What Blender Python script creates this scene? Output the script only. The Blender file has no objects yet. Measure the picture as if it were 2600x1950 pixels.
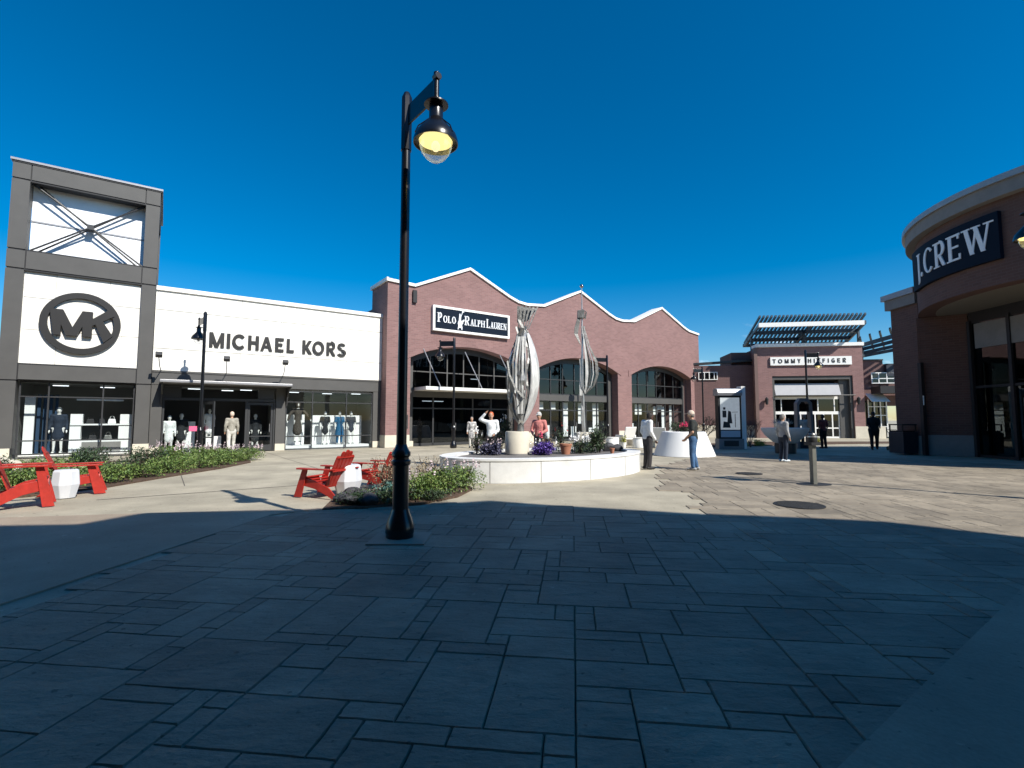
import bpy, bmesh, math, random
from mathutils import Vector, Matrix
R = math.radians
sc = bpy.context.scene
# ------------------------------------------------------------------ camera
cam = bpy.data.cameras.new('camera')
cam.sensor_width = 36.0
cam.lens = 36.0 * 1250 / 2600
cam.clip_start = 0.05
cam.clip_end = 3000
camo = bpy.data.objects.new('camera', cam)
sc.collection.objects.link(camo)
camo.location = (0, 0, 1.5)
camo.rotation_euler = (R(90) + math.atan(90 / 1250), 0, 0)
sc.camera = camo
# ------------------------------------------------------------------ light
SUN = Vector((0.74, -0.67, 0)).normalized()
ELEV = R(42.5)
TS = Vector((SUN.x * math.cos(ELEV), SUN.y * math.cos(ELEV), math.sin(ELEV)))
w = bpy.data.worlds.new('World')
sc.world = w
w.use_nodes = True
nt = w.node_tree
bg = nt.nodes['Background']
sky = nt.nodes.new('ShaderNodeTexSky')
sky.sky_type = 'NISHITA'
sky.sun_disc = False
sky.sun_elevation = ELEV
sky.sun_rotation = math.atan2(SUN.x, SUN.y)
sky.altitude = 300
sky.air_density = 1.0
sky.dust_density = 0.3
sky.ozone_density = 3.0
hs = nt.nodes.new('ShaderNodeHueSaturation')
hs.inputs['Saturation'].default_value = 1.55
hs.inputs['Hue'].default_value = 0.497
hs.inputs['Value'].default_value = 1.0
nt.links.new(sky.outputs[0], hs.inputs['Color'])
# a few thin cloud wisps low over the roofs
tc = nt.nodes.new('ShaderNodeTexCoord')
mp = nt.nodes.new('ShaderNodeMapping'); mp.inputs['Scale'].default_value = (9, 9, 22)
nz = nt.nodes.new('ShaderNodeTexNoise'); nz.inputs['Scale'].default_value = 1.6; nz.inputs['Detail'].default_value = 5
nt.links.new(tc.outputs['Generated'], mp.inputs[0]); nt.links.new(mp.outputs[0], nz.inputs['Vector'])
rp = nt.nodes.new('ShaderNodeValToRGB')
rp.color_ramp.elements[0].position = 0.61; rp.color_ramp.elements[1].position = 0.8
nt.links.new(nz.outputs['Fac'], rp.inputs[0])
sx = nt.nodes.new('ShaderNodeSeparateXYZ'); nt.links.new(tc.outputs['Generated'], sx.inputs[0])
mr = nt.nodes.new('ShaderNodeMapRange'); mr.inputs['From Min'].default_value = 0.19; mr.inputs['From Max'].default_value = 0.12
nt.links.new(sx.outputs['Z'], mr.inputs['Value'])
mr2 = nt.nodes.new('ShaderNodeMapRange'); mr2.inputs['From Min'].default_value = 0.15; mr2.inputs['From Max'].default_value = 0.42
nt.links.new(sx.outputs['X'], mr2.inputs['Value'])
mm = nt.nodes.new('ShaderNodeMath'); mm.operation = 'MULTIPLY'
nt.links.new(rp.outputs[0], mm.inputs[0]); nt.links.new(mr.outputs[0], mm.inputs[1])
mm2 = nt.nodes.new('ShaderNodeMath'); mm2.operation = 'MULTIPLY'
nt.links.new(mm.outputs[0], mm2.inputs[0]); nt.links.new(mr2.outputs[0], mm2.inputs[1])
mx = nt.nodes.new('ShaderNodeMix'); mx.data_type = 'RGBA'
nt.links.new(mm2.outputs[0], mx.inputs['Factor']); nt.links.new(hs.outputs[0], mx.inputs['A'])
mx.inputs['B'].default_value = (9, 10, 11, 1)
nt.links.new(mx.outputs['Result'], bg.inputs['Color'])
bg.inputs['Strength'].default_value = 0.102
sl = bpy.data.lights.new('sun', 'SUN')
sl.energy = 5.0
sl.angle = R(0.5)
sl.color = (1.0, 0.955, 0.88)
slo = bpy.data.objects.new('sun', sl)
sc.collection.objects.link(slo)
slo.rotation_euler = TS.to_track_quat('Z', 'Y').to_euler()
sc.view_settings.view_transform = 'Standard'
sc.view_settings.look = 'None'
sc.view_settings.exposure = 0.38
sc.view_settings.gamma = 1
sc.cycles.max_bounces = 8
sc.cycles.transparent_max_bounces = 16
sc.cycles.caustics_reflective = False
sc.cycles.caustics_refractive = False
# ------------------------------------------------------------------ materials
MATS = {}
def mat(name, col, rough=0.6, metal=0.0, var=0.0, vscale=3.0, bump=0.0, bscale=20.0, spec=0.5, stretch=None, coat=0.0):
    m = bpy.data.materials.new(name); m.use_nodes = True
    n = m.node_tree.nodes; l = m.node_tree.links
    b = n['Principled BSDF']
    b.inputs['Base Color'].default_value = (*col, 1)
    b.inputs['Roughness'].default_value = rough
    b.inputs['Metallic'].default_value = metal
    b.inputs['Specular IOR Level'].default_value = spec
    b.inputs['Coat Weight'].default_value = coat
    if var or bump:
        t = n.new('ShaderNodeTexCoord'); mpn = n.new('ShaderNodeMapping')
        if stretch: mpn.inputs['Scale'].default_value = stretch
        l.new(t.outputs['Object'], mpn.inputs[0])
    if var:
        z = n.new('ShaderNodeTexNoise'); z.inputs['Scale'].default_value = vscale; z.inputs['Detail'].default_value = 6
        z.inputs['Roughness'].default_value = 0.65
        l.new(mpn.outputs[0], z.inputs['Vector'])
        r = n.new('ShaderNodeValToRGB')
        r.color_ramp.elements[0].position = 0.3; r.color_ramp.elements[1].position = 0.7
        r.color_ramp.elements[0].color = (*[c * (1 - var) for c in col], 1)
        r.color_ramp.elements[1].color = (*[min(1, c * (1 + var)) for c in col], 1)
        l.new(z.outputs['Fac'], r.inputs[0]); l.new(r.outputs[0], b.inputs['Base Color'])
    if bump:
        z2 = n.new('ShaderNodeTexNoise'); z2.inputs['Scale'].default_value = bscale; z2.inputs['Detail'].default_value = 5
        l.new(mpn.outputs[0], z2.inputs['Vector'])
        bp = n.new('ShaderNodeBump'); bp.inputs['Strength'].default_value = bump; bp.inputs['Distance'].default_value = 0.02
        l.new(z2.outputs['Fac'], bp.inputs['Height']); l.new(bp.outputs[0], b.inputs['Normal'])
    MATS[name] = m
    return m
def brick(name, c1, c2, mortar):
    m = bpy.data.materials.new(name); m.use_nodes = True
    n = m.node_tree.nodes; l = m.node_tree.links; b = n['Principled BSDF']; b.inputs['Roughness'].default_value = 0.85
    t = n.new('ShaderNodeTexCoord'); s = n.new('ShaderNodeSeparateXYZ'); l.new(t.outputs['Object'], s.inputs[0])
    g = n.new('ShaderNodeSeparateXYZ'); l.new(t.outputs['Normal'], g.inputs[0])
    ab = n.new('ShaderNodeMath'); ab.operation = 'ABSOLUTE'; l.new(g.outputs['X'], ab.inputs[0])
    gt = n.new('ShaderNodeMath'); gt.operation = 'GREATER_THAN'; gt.inputs[1].default_value = 0.7; l.new(ab.outputs[0], gt.inputs[0])
    mi = n.new('ShaderNodeMix'); l.new(gt.outputs[0], mi.inputs['Factor']); l.new(s.outputs['X'], mi.inputs['A']); l.new(s.outputs['Y'], mi.inputs['B'])
    cb = n.new('ShaderNodeCombineXYZ'); l.new(mi.outputs['Result'], cb.inputs['X']); l.new(s.outputs['Z'], cb.inputs['Y'])
    bt = n.new('ShaderNodeTexBrick'); l.new(cb.outputs[0], bt.inputs['Vector'])
    bt.inputs['Scale'].default_value = 1.0; bt.inputs['Brick Width'].default_value = 0.30; bt.inputs['Row Height'].default_value = 0.1
    bt.inputs['Mortar Size'].default_value = 0.009; bt.inputs['Color1'].default_value = (*c1, 1); bt.inputs['Color2'].default_value = (*c2, 1)
    bt.inputs['Mortar'].default_value = (*mortar, 1); bt.inputs['Bias'].default_value = 0.0
    z = n.new('ShaderNodeTexNoise'); z.inputs['Scale'].default_value = 0.7; z.inputs['Detail'].default_value = 6; l.new(cb.outputs[0], z.inputs['Vector'])
    r = n.new('ShaderNodeMapRange'); r.inputs['From Min'].default_value = .3; r.inputs['From Max'].default_value = .7; r.inputs['To Min'].default_value = 0.92; r.inputs['To Max'].default_value = 1.07
    l.new(z.outputs['Fac'], r.inputs['Value'])
    mu = n.new('ShaderNodeVectorMath'); mu.operation = 'SCALE'; l.new(bt.outputs['Color'], mu.inputs[0]); l.new(r.outputs[0], mu.inputs['Scale'])
    l.new(mu.outputs[0], b.inputs['Base Color'])
    bp = n.new('ShaderNodeBump'); bp.inputs['Strength'].default_value = 0.5; bp.inputs['Distance'].default_value = 0.01; bp.invert = True
    l.new(bt.outputs['Fac'], bp.inputs['Height']); l.new(bp.outputs[0], b.inputs['Normal'])
    MATS[name] = m; return m
def glass(name, tint, refl=0.12, rough=0.0):
    m = bpy.data.materials.new(name); m.use_nodes = True
    n = m.node_tree.nodes; l = m.node_tree.links; n.remove(n['Principled BSDF'])
    o = n['Material Output']
    tr = n.new('ShaderNodeBsdfTransparent'); tr.inputs[0].default_value = (*tint, 1)
    gl = n.new('ShaderNodeBsdfGlossy'); gl.inputs['Roughness'].default_value = rough; gl.inputs[0].default_value = (0.95, 1, 1, 1)
    lw = n.new('ShaderNodeLayerWeight'); fr = n.new('ShaderNodeMath'); fr.operation = 'POWER'; fr.inputs[1].default_value = 4; l.new(lw.outputs['Facing'], fr.inputs[0])
    ad = n.new('ShaderNodeMath'); ad.operation = 'ADD'; ad.inputs[1].default_value = refl; ad.use_clamp = True
    l.new(fr.outputs[0], ad.inputs[0])
    mi = n.new('ShaderNodeMixShader'); l.new(ad.outputs[0], mi.inputs[0]); l.new(tr.outputs[0], mi.inputs[1]); l.new(gl.outputs[0], mi.inputs[2])
    l.new(mi.outputs[0], o.inputs[0]); MATS[name] = m; return m
def emis(name, col, s):
    m = bpy.data.materials.new(name); m.use_nodes = True; b = m.node_tree.nodes['Principled BSDF']
    b.inputs['Base Color'].default_value = (*col, 1); b.inputs['Emission Color'].default_value = (*col, 1); b.inputs['Emission Strength'].default_value = s
    MATS[name] = m; return m
def leafmat(name, ca, cb_, cc):
    m = bpy.data.materials.new(name); m.use_nodes = True
    n = m.node_tree.nodes; l = m.node_tree.links; b = n['Principled BSDF']; b.inputs['Roughness'].default_value = 0.55
    t = n.new('ShaderNodeTexCoord'); z = n.new('ShaderNodeTexNoise'); z.inputs['Scale'].default_value = 7; z.inputs['Detail'].default_value = 3
    l.new(t.outputs['Object'], z.inputs['Vector'])
    r = n.new('ShaderNodeValToRGB'); e = r.color_ramp.elements; e[0].position = .32; e[1].position = .68
    e[0].color = (*ca, 1); e[1].color = (*cc, 1); x = e.new(.5); x.color = (*cb_, 1)
    l.new(z.outputs['Fac'], r.inputs[0]); l.new(r.outputs[0], b.inputs['Base Color'])
    b.inputs['Subsurface Weight'].default_value = 0.0
    MATS[name] = m; return m
WHITE = mat('cream_panel', (0.86, 0.835, 0.765), 0.8, var=0.07, vscale=0.45, bump=0.12, bscale=60)
TRIM = mat('grey_trim', (0.078, 0.076, 0.072), 0.6, var=0.1, vscale=1.2)
TRIMD = mat('dark_trim', (0.035, 0.036, 0.038), 0.45, var=0.1)
TRIML = mat('light_metal_trim', (0.32, 0.32, 0.33), 0.4, metal=0.3, var=0.08)
BLACK = mat('black_paint', (0.006, 0.006, 0.008), 0.28, coat=0.15, var=0.2, vscale=30)
BLKM = mat('matt_black', (0.012, 0.012, 0.014), 0.6)
BRICK = brick('red_brick', (0.27, 0.150, 0.140), (0.215, 0.117, 0.110), (0.265, 0.18, 0.165))
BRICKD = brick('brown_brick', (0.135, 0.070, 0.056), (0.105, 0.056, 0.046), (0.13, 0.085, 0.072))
BRICKH = brick('maroon_brick', (0.16, 0.085, 0.08), (0.13, 0.07, 0.066), (0.17, 0.12, 0.11))
STONE = mat('cream_stone', (0.62, 0.57, 0.46), 0.85, var=0.1, vscale=2, bump=0.2, bscale=8)
CAP = mat('white_metal_cap', (0.85, 0.84, 0.80), 0.5, var=0.04)
STEEL = mat('brushed_steel', (0.50, 0.50, 0.48), 0.38, metal=0.75, var=0.35, vscale=5, bump=0.35, bscale=14, stretch=(1, 1, 0.25))
STEELD = mat('weathered_steel', (0.20, 0.20, 0.19), 0.5, metal=0.6, var=0.4, vscale=8, bump=0.4)
CONC = mat('white_concrete', (0.68, 0.68, 0.66), 0.8, var=0.16, vscale=1.6, bump=0.1, bscale=30)
CONCG = mat('grey_concrete', (0.22, 0.21, 0.20), 0.85, var=0.1, vscale=3)
SOIL = mat('mulch', (0.09, 0.055, 0.035), 0.95, var=0.5, vscale=18, bump=0.9, bscale=35)
RED = mat('red_paint', (0.38, 0.022, 0.013), 0.5, var=0.22, vscale=5, bump=0.15, bscale=30)
NAVY = mat('navy_panel', (0.004, 0.011, 0.024), 0.7, spec=0.15)
LETTER = mat('white_letter', (0.78, 0.80, 0.82), 0.5)
DKLET = mat('charcoal_letter', (0.018, 0.017, 0.016), 0.5)
ROCKM = mat('dark_rock', (0.05, 0.05, 0.055), 0.8, var=0.5, vscale=4, bump=0.8, bscale=6)
ROCKL = mat('pale_rock', (0.55, 0.50, 0.40), 0.85, var=0.25, vscale=3, bump=0.6, bscale=5)
GLASS = glass('shop_glass', (0.86, 0.9, 0.9), 0.03)
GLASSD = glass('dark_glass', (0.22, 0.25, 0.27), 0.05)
GLOBE = glass('lamp_glass', (0.90, 0.91, 0.93), 0.10, 0.05)
GLOW = emis('lamp_glow', (1.0, 0.84, 0.36), 0.85)
GLOWC = emis('lamp_bulb', (1.0, 0.80, 0.42), 1.1)
INT = mat('shop_interior', (0.28, 0.28, 0.27), 0.8)
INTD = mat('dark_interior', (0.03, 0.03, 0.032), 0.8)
DISP = mat('white_display', (0.85, 0.85, 0.84), 0.5)
SKIN = mat('skin', (0.52, 0.30, 0.20), 0.55)
SKIND = mat('dark_skin', (0.10, 0.05, 0.035), 0.55)
MANQ = mat('mannequin_white', (0.75, 0.74, 0.71), 0.4)
def cloth(name, c, var=0.15): return mat(name, c, 0.85, var=var + .08, vscale=9, bump=1.0, bscale=9)
LEAF = leafmat('green_leaf', (0.05, 0.10, 0.018), (0.11, 0.18, 0.035), (0.24, 0.29, 0.08))
LEAFD = leafmat('dark_leaf', (0.015, 0.03, 0.014), (0.03, 0.06, 0.02), (0.07, 0.10, 0.04))
LEAFT = leafmat('tan_leaf', (0.16, 0.12, 0.06), (0.30, 0.23, 0.14), (0.42, 0.33, 0.20))
TEAL = leafmat('teal_leaf', (0.02, 0.07, 0.06), (0.05, 0.13, 0.11), (0.10, 0.22, 0.18))
YEL = leafmat('lime_leaf', (0.20, 0.22, 0.02), (0.33, 0.34, 0.04), (0.5, 0.45, 0.06))
FLOW = mat('pale_flower', (0.62, 0.50, 0.52), 0.7, var=0.25, vscale=20)
PINKF = mat('pink_flower', (0.75, 0.05, 0.16), 0.6)
TWIG = mat('twig_bark', (0.055, 0.04, 0.035), 0.85, var=0.3, vscale=20)
TERRA = mat('terracotta', (0.40, 0.17, 0.10), 0.8, var=0.15)
IRON = mat('cast_iron', (0.035, 0.034, 0.033), 0.6, metal=0.3, var=0.2, bump=0.5, bscale=60)
# ------------------------------------------------------------------ helpers
C = sc.collection
def tag(o, label=None, cat=None, group=None, kind=None):
    if label: o['label'] = label
    if cat: o['category'] = cat
    if group: o['group'] = group
    if kind: o['kind'] = kind
    return o
def empty(name, loc=(0, 0, 0), rz=0.0, label=None, cat=None, group=None):
    o = bpy.data.objects.new(name, None); C.objects.link(o); o.empty_display_size = 0.1
    o.location = loc; o.rotation_euler = (0, 0, rz); return tag(o, label, cat, group)
class MB:
    def __init__(s): s.bm = bmesh.new()
    def box(s, x0, y0, z0, x1, y1, z1, M=None):
        v = [s.bm.verts.new(p) for p in ((x0, y0, z0), (x1, y0, z0), (x1, y1, z0), (x0, y1, z0), (x0, y0, z1), (x1, y0, z1), (x1, y1, z1), (x0, y1, z1))]
        for f in ((0, 3, 2, 1), (4, 5, 6, 7), (0, 1, 5, 4), (1, 2, 6, 5), (2, 3, 7, 6), (3, 0, 4, 7)): s.bm.faces.new([v[i] for i in f])
        if M is not None:
            for q in v: q.co = M @ q.co
        return s
    def prism(s, pts, d, M=None):
        """pts: 3-d polygon; d: extrusion vector"""
        d = Vector(d); a = [s.bm.verts.new(p) for p in pts]; b = [s.bm.verts.new(Vector(p) + d) for p in pts]
        s.bm.faces.new(a); s.bm.faces.new(b[::-1]); k = len(a)
        for i in range(k): s.bm.faces.new((a[i], b[i], b[(i + 1) % k], a[(i + 1) % k]))
        if M is not None:
            for q in a + b: q.co = M @ q.co
        return s
    def tube(s, pts, r, seg=8, caps=True):
        pts = [Vector(p) for p in pts]; n = len(pts); rs = r if isinstance(r, (list, tuple)) else [r] * n; rings = []
        up = None
        for i, p in enumerate(pts):
            t = (pts[min(i + 1, n - 1)] - pts[max(i - 1, 0)]).normalized()
            if up is None: up = Vector((0, 0, 1)) if abs(t.z) < .9 else Vector((1, 0, 0))
            a = t.cross(up).normalized(); b = t.cross(a).normalized(); up = -b
            up = a.cross(t).normalized() if a.length else up
            rings.append([s.bm.verts.new(p + (a * math.cos(k * 2 * math.pi / seg) + b * math.sin(k * 2 * math.pi / seg)) * rs[i]) for k in range(seg)])
        for i in range(n - 1):
            for k in range(seg): s.bm.faces.new((rings[i][k], rings[i][(k + 1) % seg], rings[i + 1][(k + 1) % seg], rings[i + 1][k]))
        if caps: s.bm.faces.new(rings[0][::-1]); s.bm.faces.new(rings[-1])
        return s
    def lathe(s, prof, seg=24, c=(0, 0, 0), sx=1.0, sy=1.0, caps=True):
        rings = []
        for r, z in prof: rings.append([s.bm.verts.new((c[0] + sx * r * math.cos(k * 2 * math.pi / seg), c[1] + sy * r * math.sin(k * 2 * math.pi / seg), c[2] + z)) for k in range(seg)])
        for i in range(len(prof) - 1):
            for k in range(seg): s.bm.faces.new((rings[i][k], rings[i][(k + 1) % seg], rings[i + 1][(k + 1) % seg], rings[i + 1][k]))
        if caps:
            if prof[0][0] > 1e-4: s.bm.faces.new(rings[0][::-1])
            if prof[-1][0] > 1e-4: s.bm.faces.new(rings[-1])
        return s
    def quad(s, *p): s.bm.faces.new([s.bm.verts.new(q) for q in p]); return s
    def build(s, name, m, parent=None, smooth=False, bevel=0.0, loc=None, rz=0.0, fix=True):
        if fix: bmesh.ops.recalc_face_normals(s.bm, faces=s.bm.faces)
        me = bpy.data.meshes.new(name); s.bm.to_mesh(me); s.bm.free()
        o = bpy.data.objects.new(name, me); C.objects.link(o)
        for mm_ in (m if isinstance(m, (list, tuple)) else [m]): me.materials.append(mm_)
        if smooth:
            for p in me.polygons: p.use_smooth = True
            try: me.set_sharp_from_angle(angle=R(40))
            except Exception: pass
        if bevel:
            b = o.modifiers.new('bevel', 'BEVEL'); b.width = bevel; b.segments = 2; b.limit_method = 'ANGLE'
        if parent: o.parent = parent
        if loc is not None: o.location = loc; o.rotation_euler = (0, 0, rz)
        return o
def children(o): return [x for x in bpy.data.objects if x.parent == o]
def copy_tree(o, parent=None):
    c = o.copy(); C.objects.link(c)
    if parent is not None: c.parent = parent
    for ch in children(o): copy_tree(ch, c)
    return c
def place(o, loc, rz, label, scale=None):
    o.location = loc; o.rotation_euler = (0, 0, rz); o['label'] = label
    if scale: o.scale = (scale,) * 3 if not isinstance(scale, tuple) else scale
    return o
# ---- letters made of strokes -------------------------------------------------
def seg(x0, y0, x1, y1, t, horiz=False):
    """stroke whose ends are cut horizontally (vertical-ish strokes) or vertically"""
    if horiz: return [(x0, y0 - t / 2), (x1, y1 - t / 2), (x1, y1 + t / 2), (x0, y0 + t / 2)]
    return [(x0 - t / 2, y0), (x0 + t / 2, y0), (x1 + t / 2, y1), (x1 - t / 2, y1)]
def arc(cx, cy, rx, ry, a0, a1, t, t2=None, n=14):
    """thick where the stroke runs upright (t), thinner where it lies flat (t2)"""
    t2 = t2 or t; out = []; inn = []
    for i in range(n + 1):
        a = R(a0 + (a1 - a0) * i / n); c, s_ = math.cos(a), math.sin(a)
        out.append((cx + rx * c, cy + ry * s_)); inn.append((cx + (rx - t) * c, cy + (ry - t2) * s_))
    return [[out[i], out[i + 1], inn[i + 1], inn[i]] for i in range(n)]
def glyph(ch, W, H, T, t, serif=False):
    P = []; S = []
    def L(*a, **k): P.append(seg(*a, **k))
    hb = lambda y, x0, x1, tt=None: P.append(seg(x0, y, x1, y, tt or t, True))
    if ch == 'I': L(W / 2, 0, W / 2, H, T); S = [(W / 2, 0), (W / 2, H)]
    elif ch == 'M':
        L(T / 2, 0, T / 2, H, t if serif else T); L(W - T / 2, 0, W - T / 2, H, T); L(T * .5, H, W / 2, 0, T); L(W - T * .5, H, W / 2, 0, t if serif else T); S = [(T / 2, 0), (W - T / 2, 0), (T / 2, H), (W - T / 2, H)]
    elif ch == 'C': P += arc(W * .55, H / 2, W * .55, H * .52, 42, 318, T, t, 18)
    elif ch == 'O': P += arc(W / 2, H / 2, W / 2, H * .52, 0, 360, T, t, 24)
    elif ch == 'G': P += arc(W * .55, H / 2, W * .55, H * .52, 42, 330, T, t, 18); L(W - T / 2, 0.05 * H, W - T / 2, H * .48, T); hb(H * .46, W * .6, W)
    elif ch == 'H': L(T / 2, 0, T / 2, H, T); L(W - T / 2, 0, W - T / 2, H, T); hb(H * .52, T, W - T); S = [(T / 2, 0), (W - T / 2, 0), (T / 2, H), (W - T / 2, H)]
    elif ch == 'A': L(T / 2, 0, W / 2, H, t if serif else T); L(W - T / 2, 0, W / 2, H, T); hb(H * .3, W * .22, W * .78, t * .8); S = [(T / 2, 0), (W - T / 2, 0)]
    elif ch == 'E':
        L(T / 2, 0, T / 2, H, T); hb(H - t / 2, T, W); hb(H * .52, T, W * .85); hb(t / 2, T, W)
        if serif: P.append(seg(W - t / 2, 0, W - t / 2, H * .22, t)); P.append(seg(W - t, H * .8, W - t, H, t)); S = [(T / 2, 0), (T / 2, H)]
    elif ch == 'F': L(T / 2, 0, T / 2, H, T); hb(H - t / 2, T, W); hb(H * .5, T, W * .85)
    elif ch == 'L':
        L(T / 2, 0, T / 2, H, T); hb(t / 2, T, W)
        if serif: P.append(seg(W - t / 2, 0, W - t / 2, H * .22, t)); S = [(T / 2, 0), (T / 2, H)]
    elif ch == 'K': L(T / 2, 0, T / 2, H, T); L(T, H * .38, W - T * .6, H, T * 1.15); L(W * .38, H * .52, W - T * .5, 0, T * 1.2)
    elif ch in 'PR':
        L(T / 2, 0, T / 2, H, T); hb(H - t / 2, T, W * .55); hb(H * .47, T, W * .55)
        P += arc(W * .5, H * .735, W * .46, H * .265 + t / 2, -90, 90, T, t, 12); S = [(T / 2, 0), (T / 2, H)]
        if ch == 'R': L(W * .45, H * .47, W - T * .5, 0, T)
    elif ch == 'S': P += arc(W * .5, H * .74, W * .46, H * .28, 25, 270, T * .9, t, 12); P += arc(W * .5, H * .26, W * .5, H * .28, -155, 90, T * .9, t, 12)
    elif ch == 'T': L(W / 2, 0, W / 2, H, T); hb(H - t / 2, 0, W)
    elif ch == 'Y': L(W / 2, 0, W / 2, H * .48, T); L(W / 2, H * .45, T / 2, H, T); L(W / 2, H * .45, W - T / 2, H, T)
    elif ch == 'D': L(T / 2, 0, T / 2, H, T); P += arc(W * .35, H / 2, W * .65, H / 2, -90, 90, T, t, 12); hb(H - t / 2, 0, W * .36); hb(t / 2, 0, W * .36)
    elif ch == 'U': L(T / 2, H * .3, T / 2, H, T); L(W - T / 2, H * .3, W - T / 2, H, T if not serif else t); P += arc(W / 2, H * .32, W / 2, H * .34, 180, 360, T, t, 12); S = [(T / 2, H), (W - T / 2, H)]
    elif ch == 'N': L(T / 2, 0, T / 2, H, t if serif else T); L(W - T / 2, 0, W - T / 2, H, t if serif else T); L(T / 2, H, W - T / 2, 0, T); S = [(T / 2, 0), (T / 2, H), (W - T / 2, H)]
    elif ch == 'J': L(W * .55, -H * .12, W * .55, H, T); P += arc(W * .55 - T * .1 - W * .22, -H * .12, W * .22 + T * .6, H * .16, 270, 360, T * .8, t, 8); S = [(W * .55, H)]
    elif ch == 'W':
        L(T * .5, H, W * .3, 0, T); L(W * .3, 0, W * .5, H, t); L(W * .45, H, W * .7, 0, T); L(W * .7, 0, W - t, H, t); S = [(T * .5, H), (W * .47, H), (W - t, H)]
    elif ch == '.': P += arc(W / 2, T * .5, T * .6, T * .6, 0, 360, T * .599, T * .599, 10)
    if serif:
        for (x, y) in S:
            yy = y + t * .35 if y == 0 else y - t * .35
            P.append(seg(x - T * 1.05, yy, x + T * 1.05, yy, t * .7, True))
    return P
# local frame of the shop fronts: x runs along the fronts, y into the buildings
FA = R(90 - 54.6)
U = Vector((math.cos(FA), math.sin(FA), 0)); V = Vector((-math.sin(FA), math.cos(FA), 0))
def front(n): return V * n
# ================================================================== SETTING
def ngon_sheet(name, pts, z, m):
    b = MB(); b.bm.faces.new([b.bm.verts.new((p[0], p[1], z)) for p in pts])
    o = b.build(name, m)
    if o.data.polygons[0].normal.z < 0: o.data.flip_normals()
    return tag(o, kind='structure')
GROUND = mat('plaza_concrete', (0.385, 0.345, 0.26), 0.85, var=0.15, vscale=0.9, bump=0.3, bscale=25)
PAVE = mat('stamped_stone', (0.275, 0.232, 0.172), 0.74, var=0.26, vscale=1.3, bump=0.45, bscale=9)
SLAB = mat('smooth_concrete', (0.34, 0.275, 0.205), 0.8, var=0.16, vscale=1.1, bump=0.25, bscale=30)
GROUT = mat('paving_grout', (0.10, 0.09, 0.075), 0.95)
ngon_sheet('ground', [(-600, -600), (600, -600), (600, 600), (-600, 600)], -0.014, GROUND)
random.seed(4)
def pip(x, y, poly):
    c = False; j = len(poly) - 1
    for i in range(len(poly)):
        if (poly[i][1] > y) != (poly[j][1] > y) and x < (poly[j][0] - poly[i][0]) * (y - poly[i][1]) / (poly[j][1] - poly[i][1]) + poly[i][0]: c = not c
        j = i
    return c
pave_poly = [(-5.2, 0.2), (-4.55, 2), (-4.14, 4.3), (-3.8, 7.9), (-3.3, 8.35), (-2.2, 8.6), (-1.2, 9.1), (0.4, 8.75), (3.15, 7.85), (3.75, 12.9), (5.0, 16.5), (9.5, 22.5), (13.5, 21), (17, 16), (17, 12.9), (5.2, 4.4), (1.5, 1.73), (-0.2, 0.2)]
g = 0.15; NX, NY = 182, 182
occ = [[False] * NY for _ in range(NX)]
pa = R(-7); ca, sa = math.cos(pa), math.sin(pa)
ox, oy = -10.0, 1.0
pv = MB(); bmv = pv.bm; gb = MB()
STONES = []
def fits(i, j, a, b): return i + a <= NX and j + b <= NY and not any(occ[i + p][j + q] for p in range(a) for q in range(b))
def put(i, j, a, b):
    for p in range(a):
        for q in range(b): occ[i + p][j + q] = True
    STONES.append((i, j, a, b))
for a, b, n_ in ((5, 4, 420), (3, 5, 420), (4, 3, 1100), (3, 4, 700), (4, 2, 1300), (3, 3, 900), (2, 4, 500), (3, 2, 2600), (2, 3, 1800)):
    for _ in range(n_ * 3):
        i, j = random.randrange(NX), random.randrange(NY)
        if fits(i, j, a, b): put(i, j, a, b)
for j in range(NY):
    for i in range(NX):
        if occ[i][j]: continue
        for (a, b) in ((3, 2), (2, 2), (2, 3), (3, 1), (2, 1), (1, 2), (1, 1)):
            if fits(i, j, a, b): break
        put(i, j, a, b)
if True:
    for (i, j, a, b) in STONES:
        x0, y0, x1, y1 = i * g, j * g, (i + a) * g, (j + b) * g
        cx, cy = (x0 + x1) / 2, (y0 + y1) / 2
        wx, wy = ox + cx * ca - cy * sa, oy + cx * sa + cy * ca
        if wx < -6 or not pip(wx, wy, pave_poly): continue
        def W(x, y, z): return (ox + x * ca - y * sa, oy + x * sa + y * ca, z)
        e = 0.002; k = 0.006
        gb.quad(W(x0 - .003, y0 - .003, -.0125), W(x1 + .003, y0 - .003, -.0125), W(x1 + .003, y1 + .003, -.0125), W(x0 - .003, y1 + .003, -.0125))
        def rw(n0, n1):
            out = []
            m_ = 5
            for t_ in range(m_):
                f = t_ / m_; out.append((n0[0] + (n1[0] - n0[0]) * f, n0[1] + (n1[1] - n0[1]) * f))
            return out
        cn = [(x0 + e, y0 + e), (x1 - e, y0 + e), (x1 - e, y1 - e), (x0 + e, y1 - e)]
        ring = sum((rw(cn[q], cn[(q + 1) % 4]) for q in range(4)), [])
        zt = random.uniform(-0.002, 0.001)
        lo = [bmv.verts.new(W(p[0], p[1], -0.0122)) for p in ring]
        hi = []
        for p in ring:
            dx, dy = cx - p[0], cy - p[1]; jj = k + random.uniform(-0.003, 0.004)
            ax = jj if abs(p[0] - (x0 + e)) < 1e-6 else (-jj if abs(p[0] - (x1 - e)) < 1e-6 else 0)
            ay = jj if abs(p[1] - (y0 + e)) < 1e-6 else (-jj if abs(p[1] - (y1 - e)) < 1e-6 else 0)
            hi.append(bmv.verts.new(W(p[0] + ax, p[1] + ay, zt)))
        bmv.faces.new(hi)
        nn = len(lo)
        for q in range(nn): bmv.faces.new((lo[q], lo[(q + 1) % nn], hi[(q + 1) % nn], hi[q]))
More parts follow.
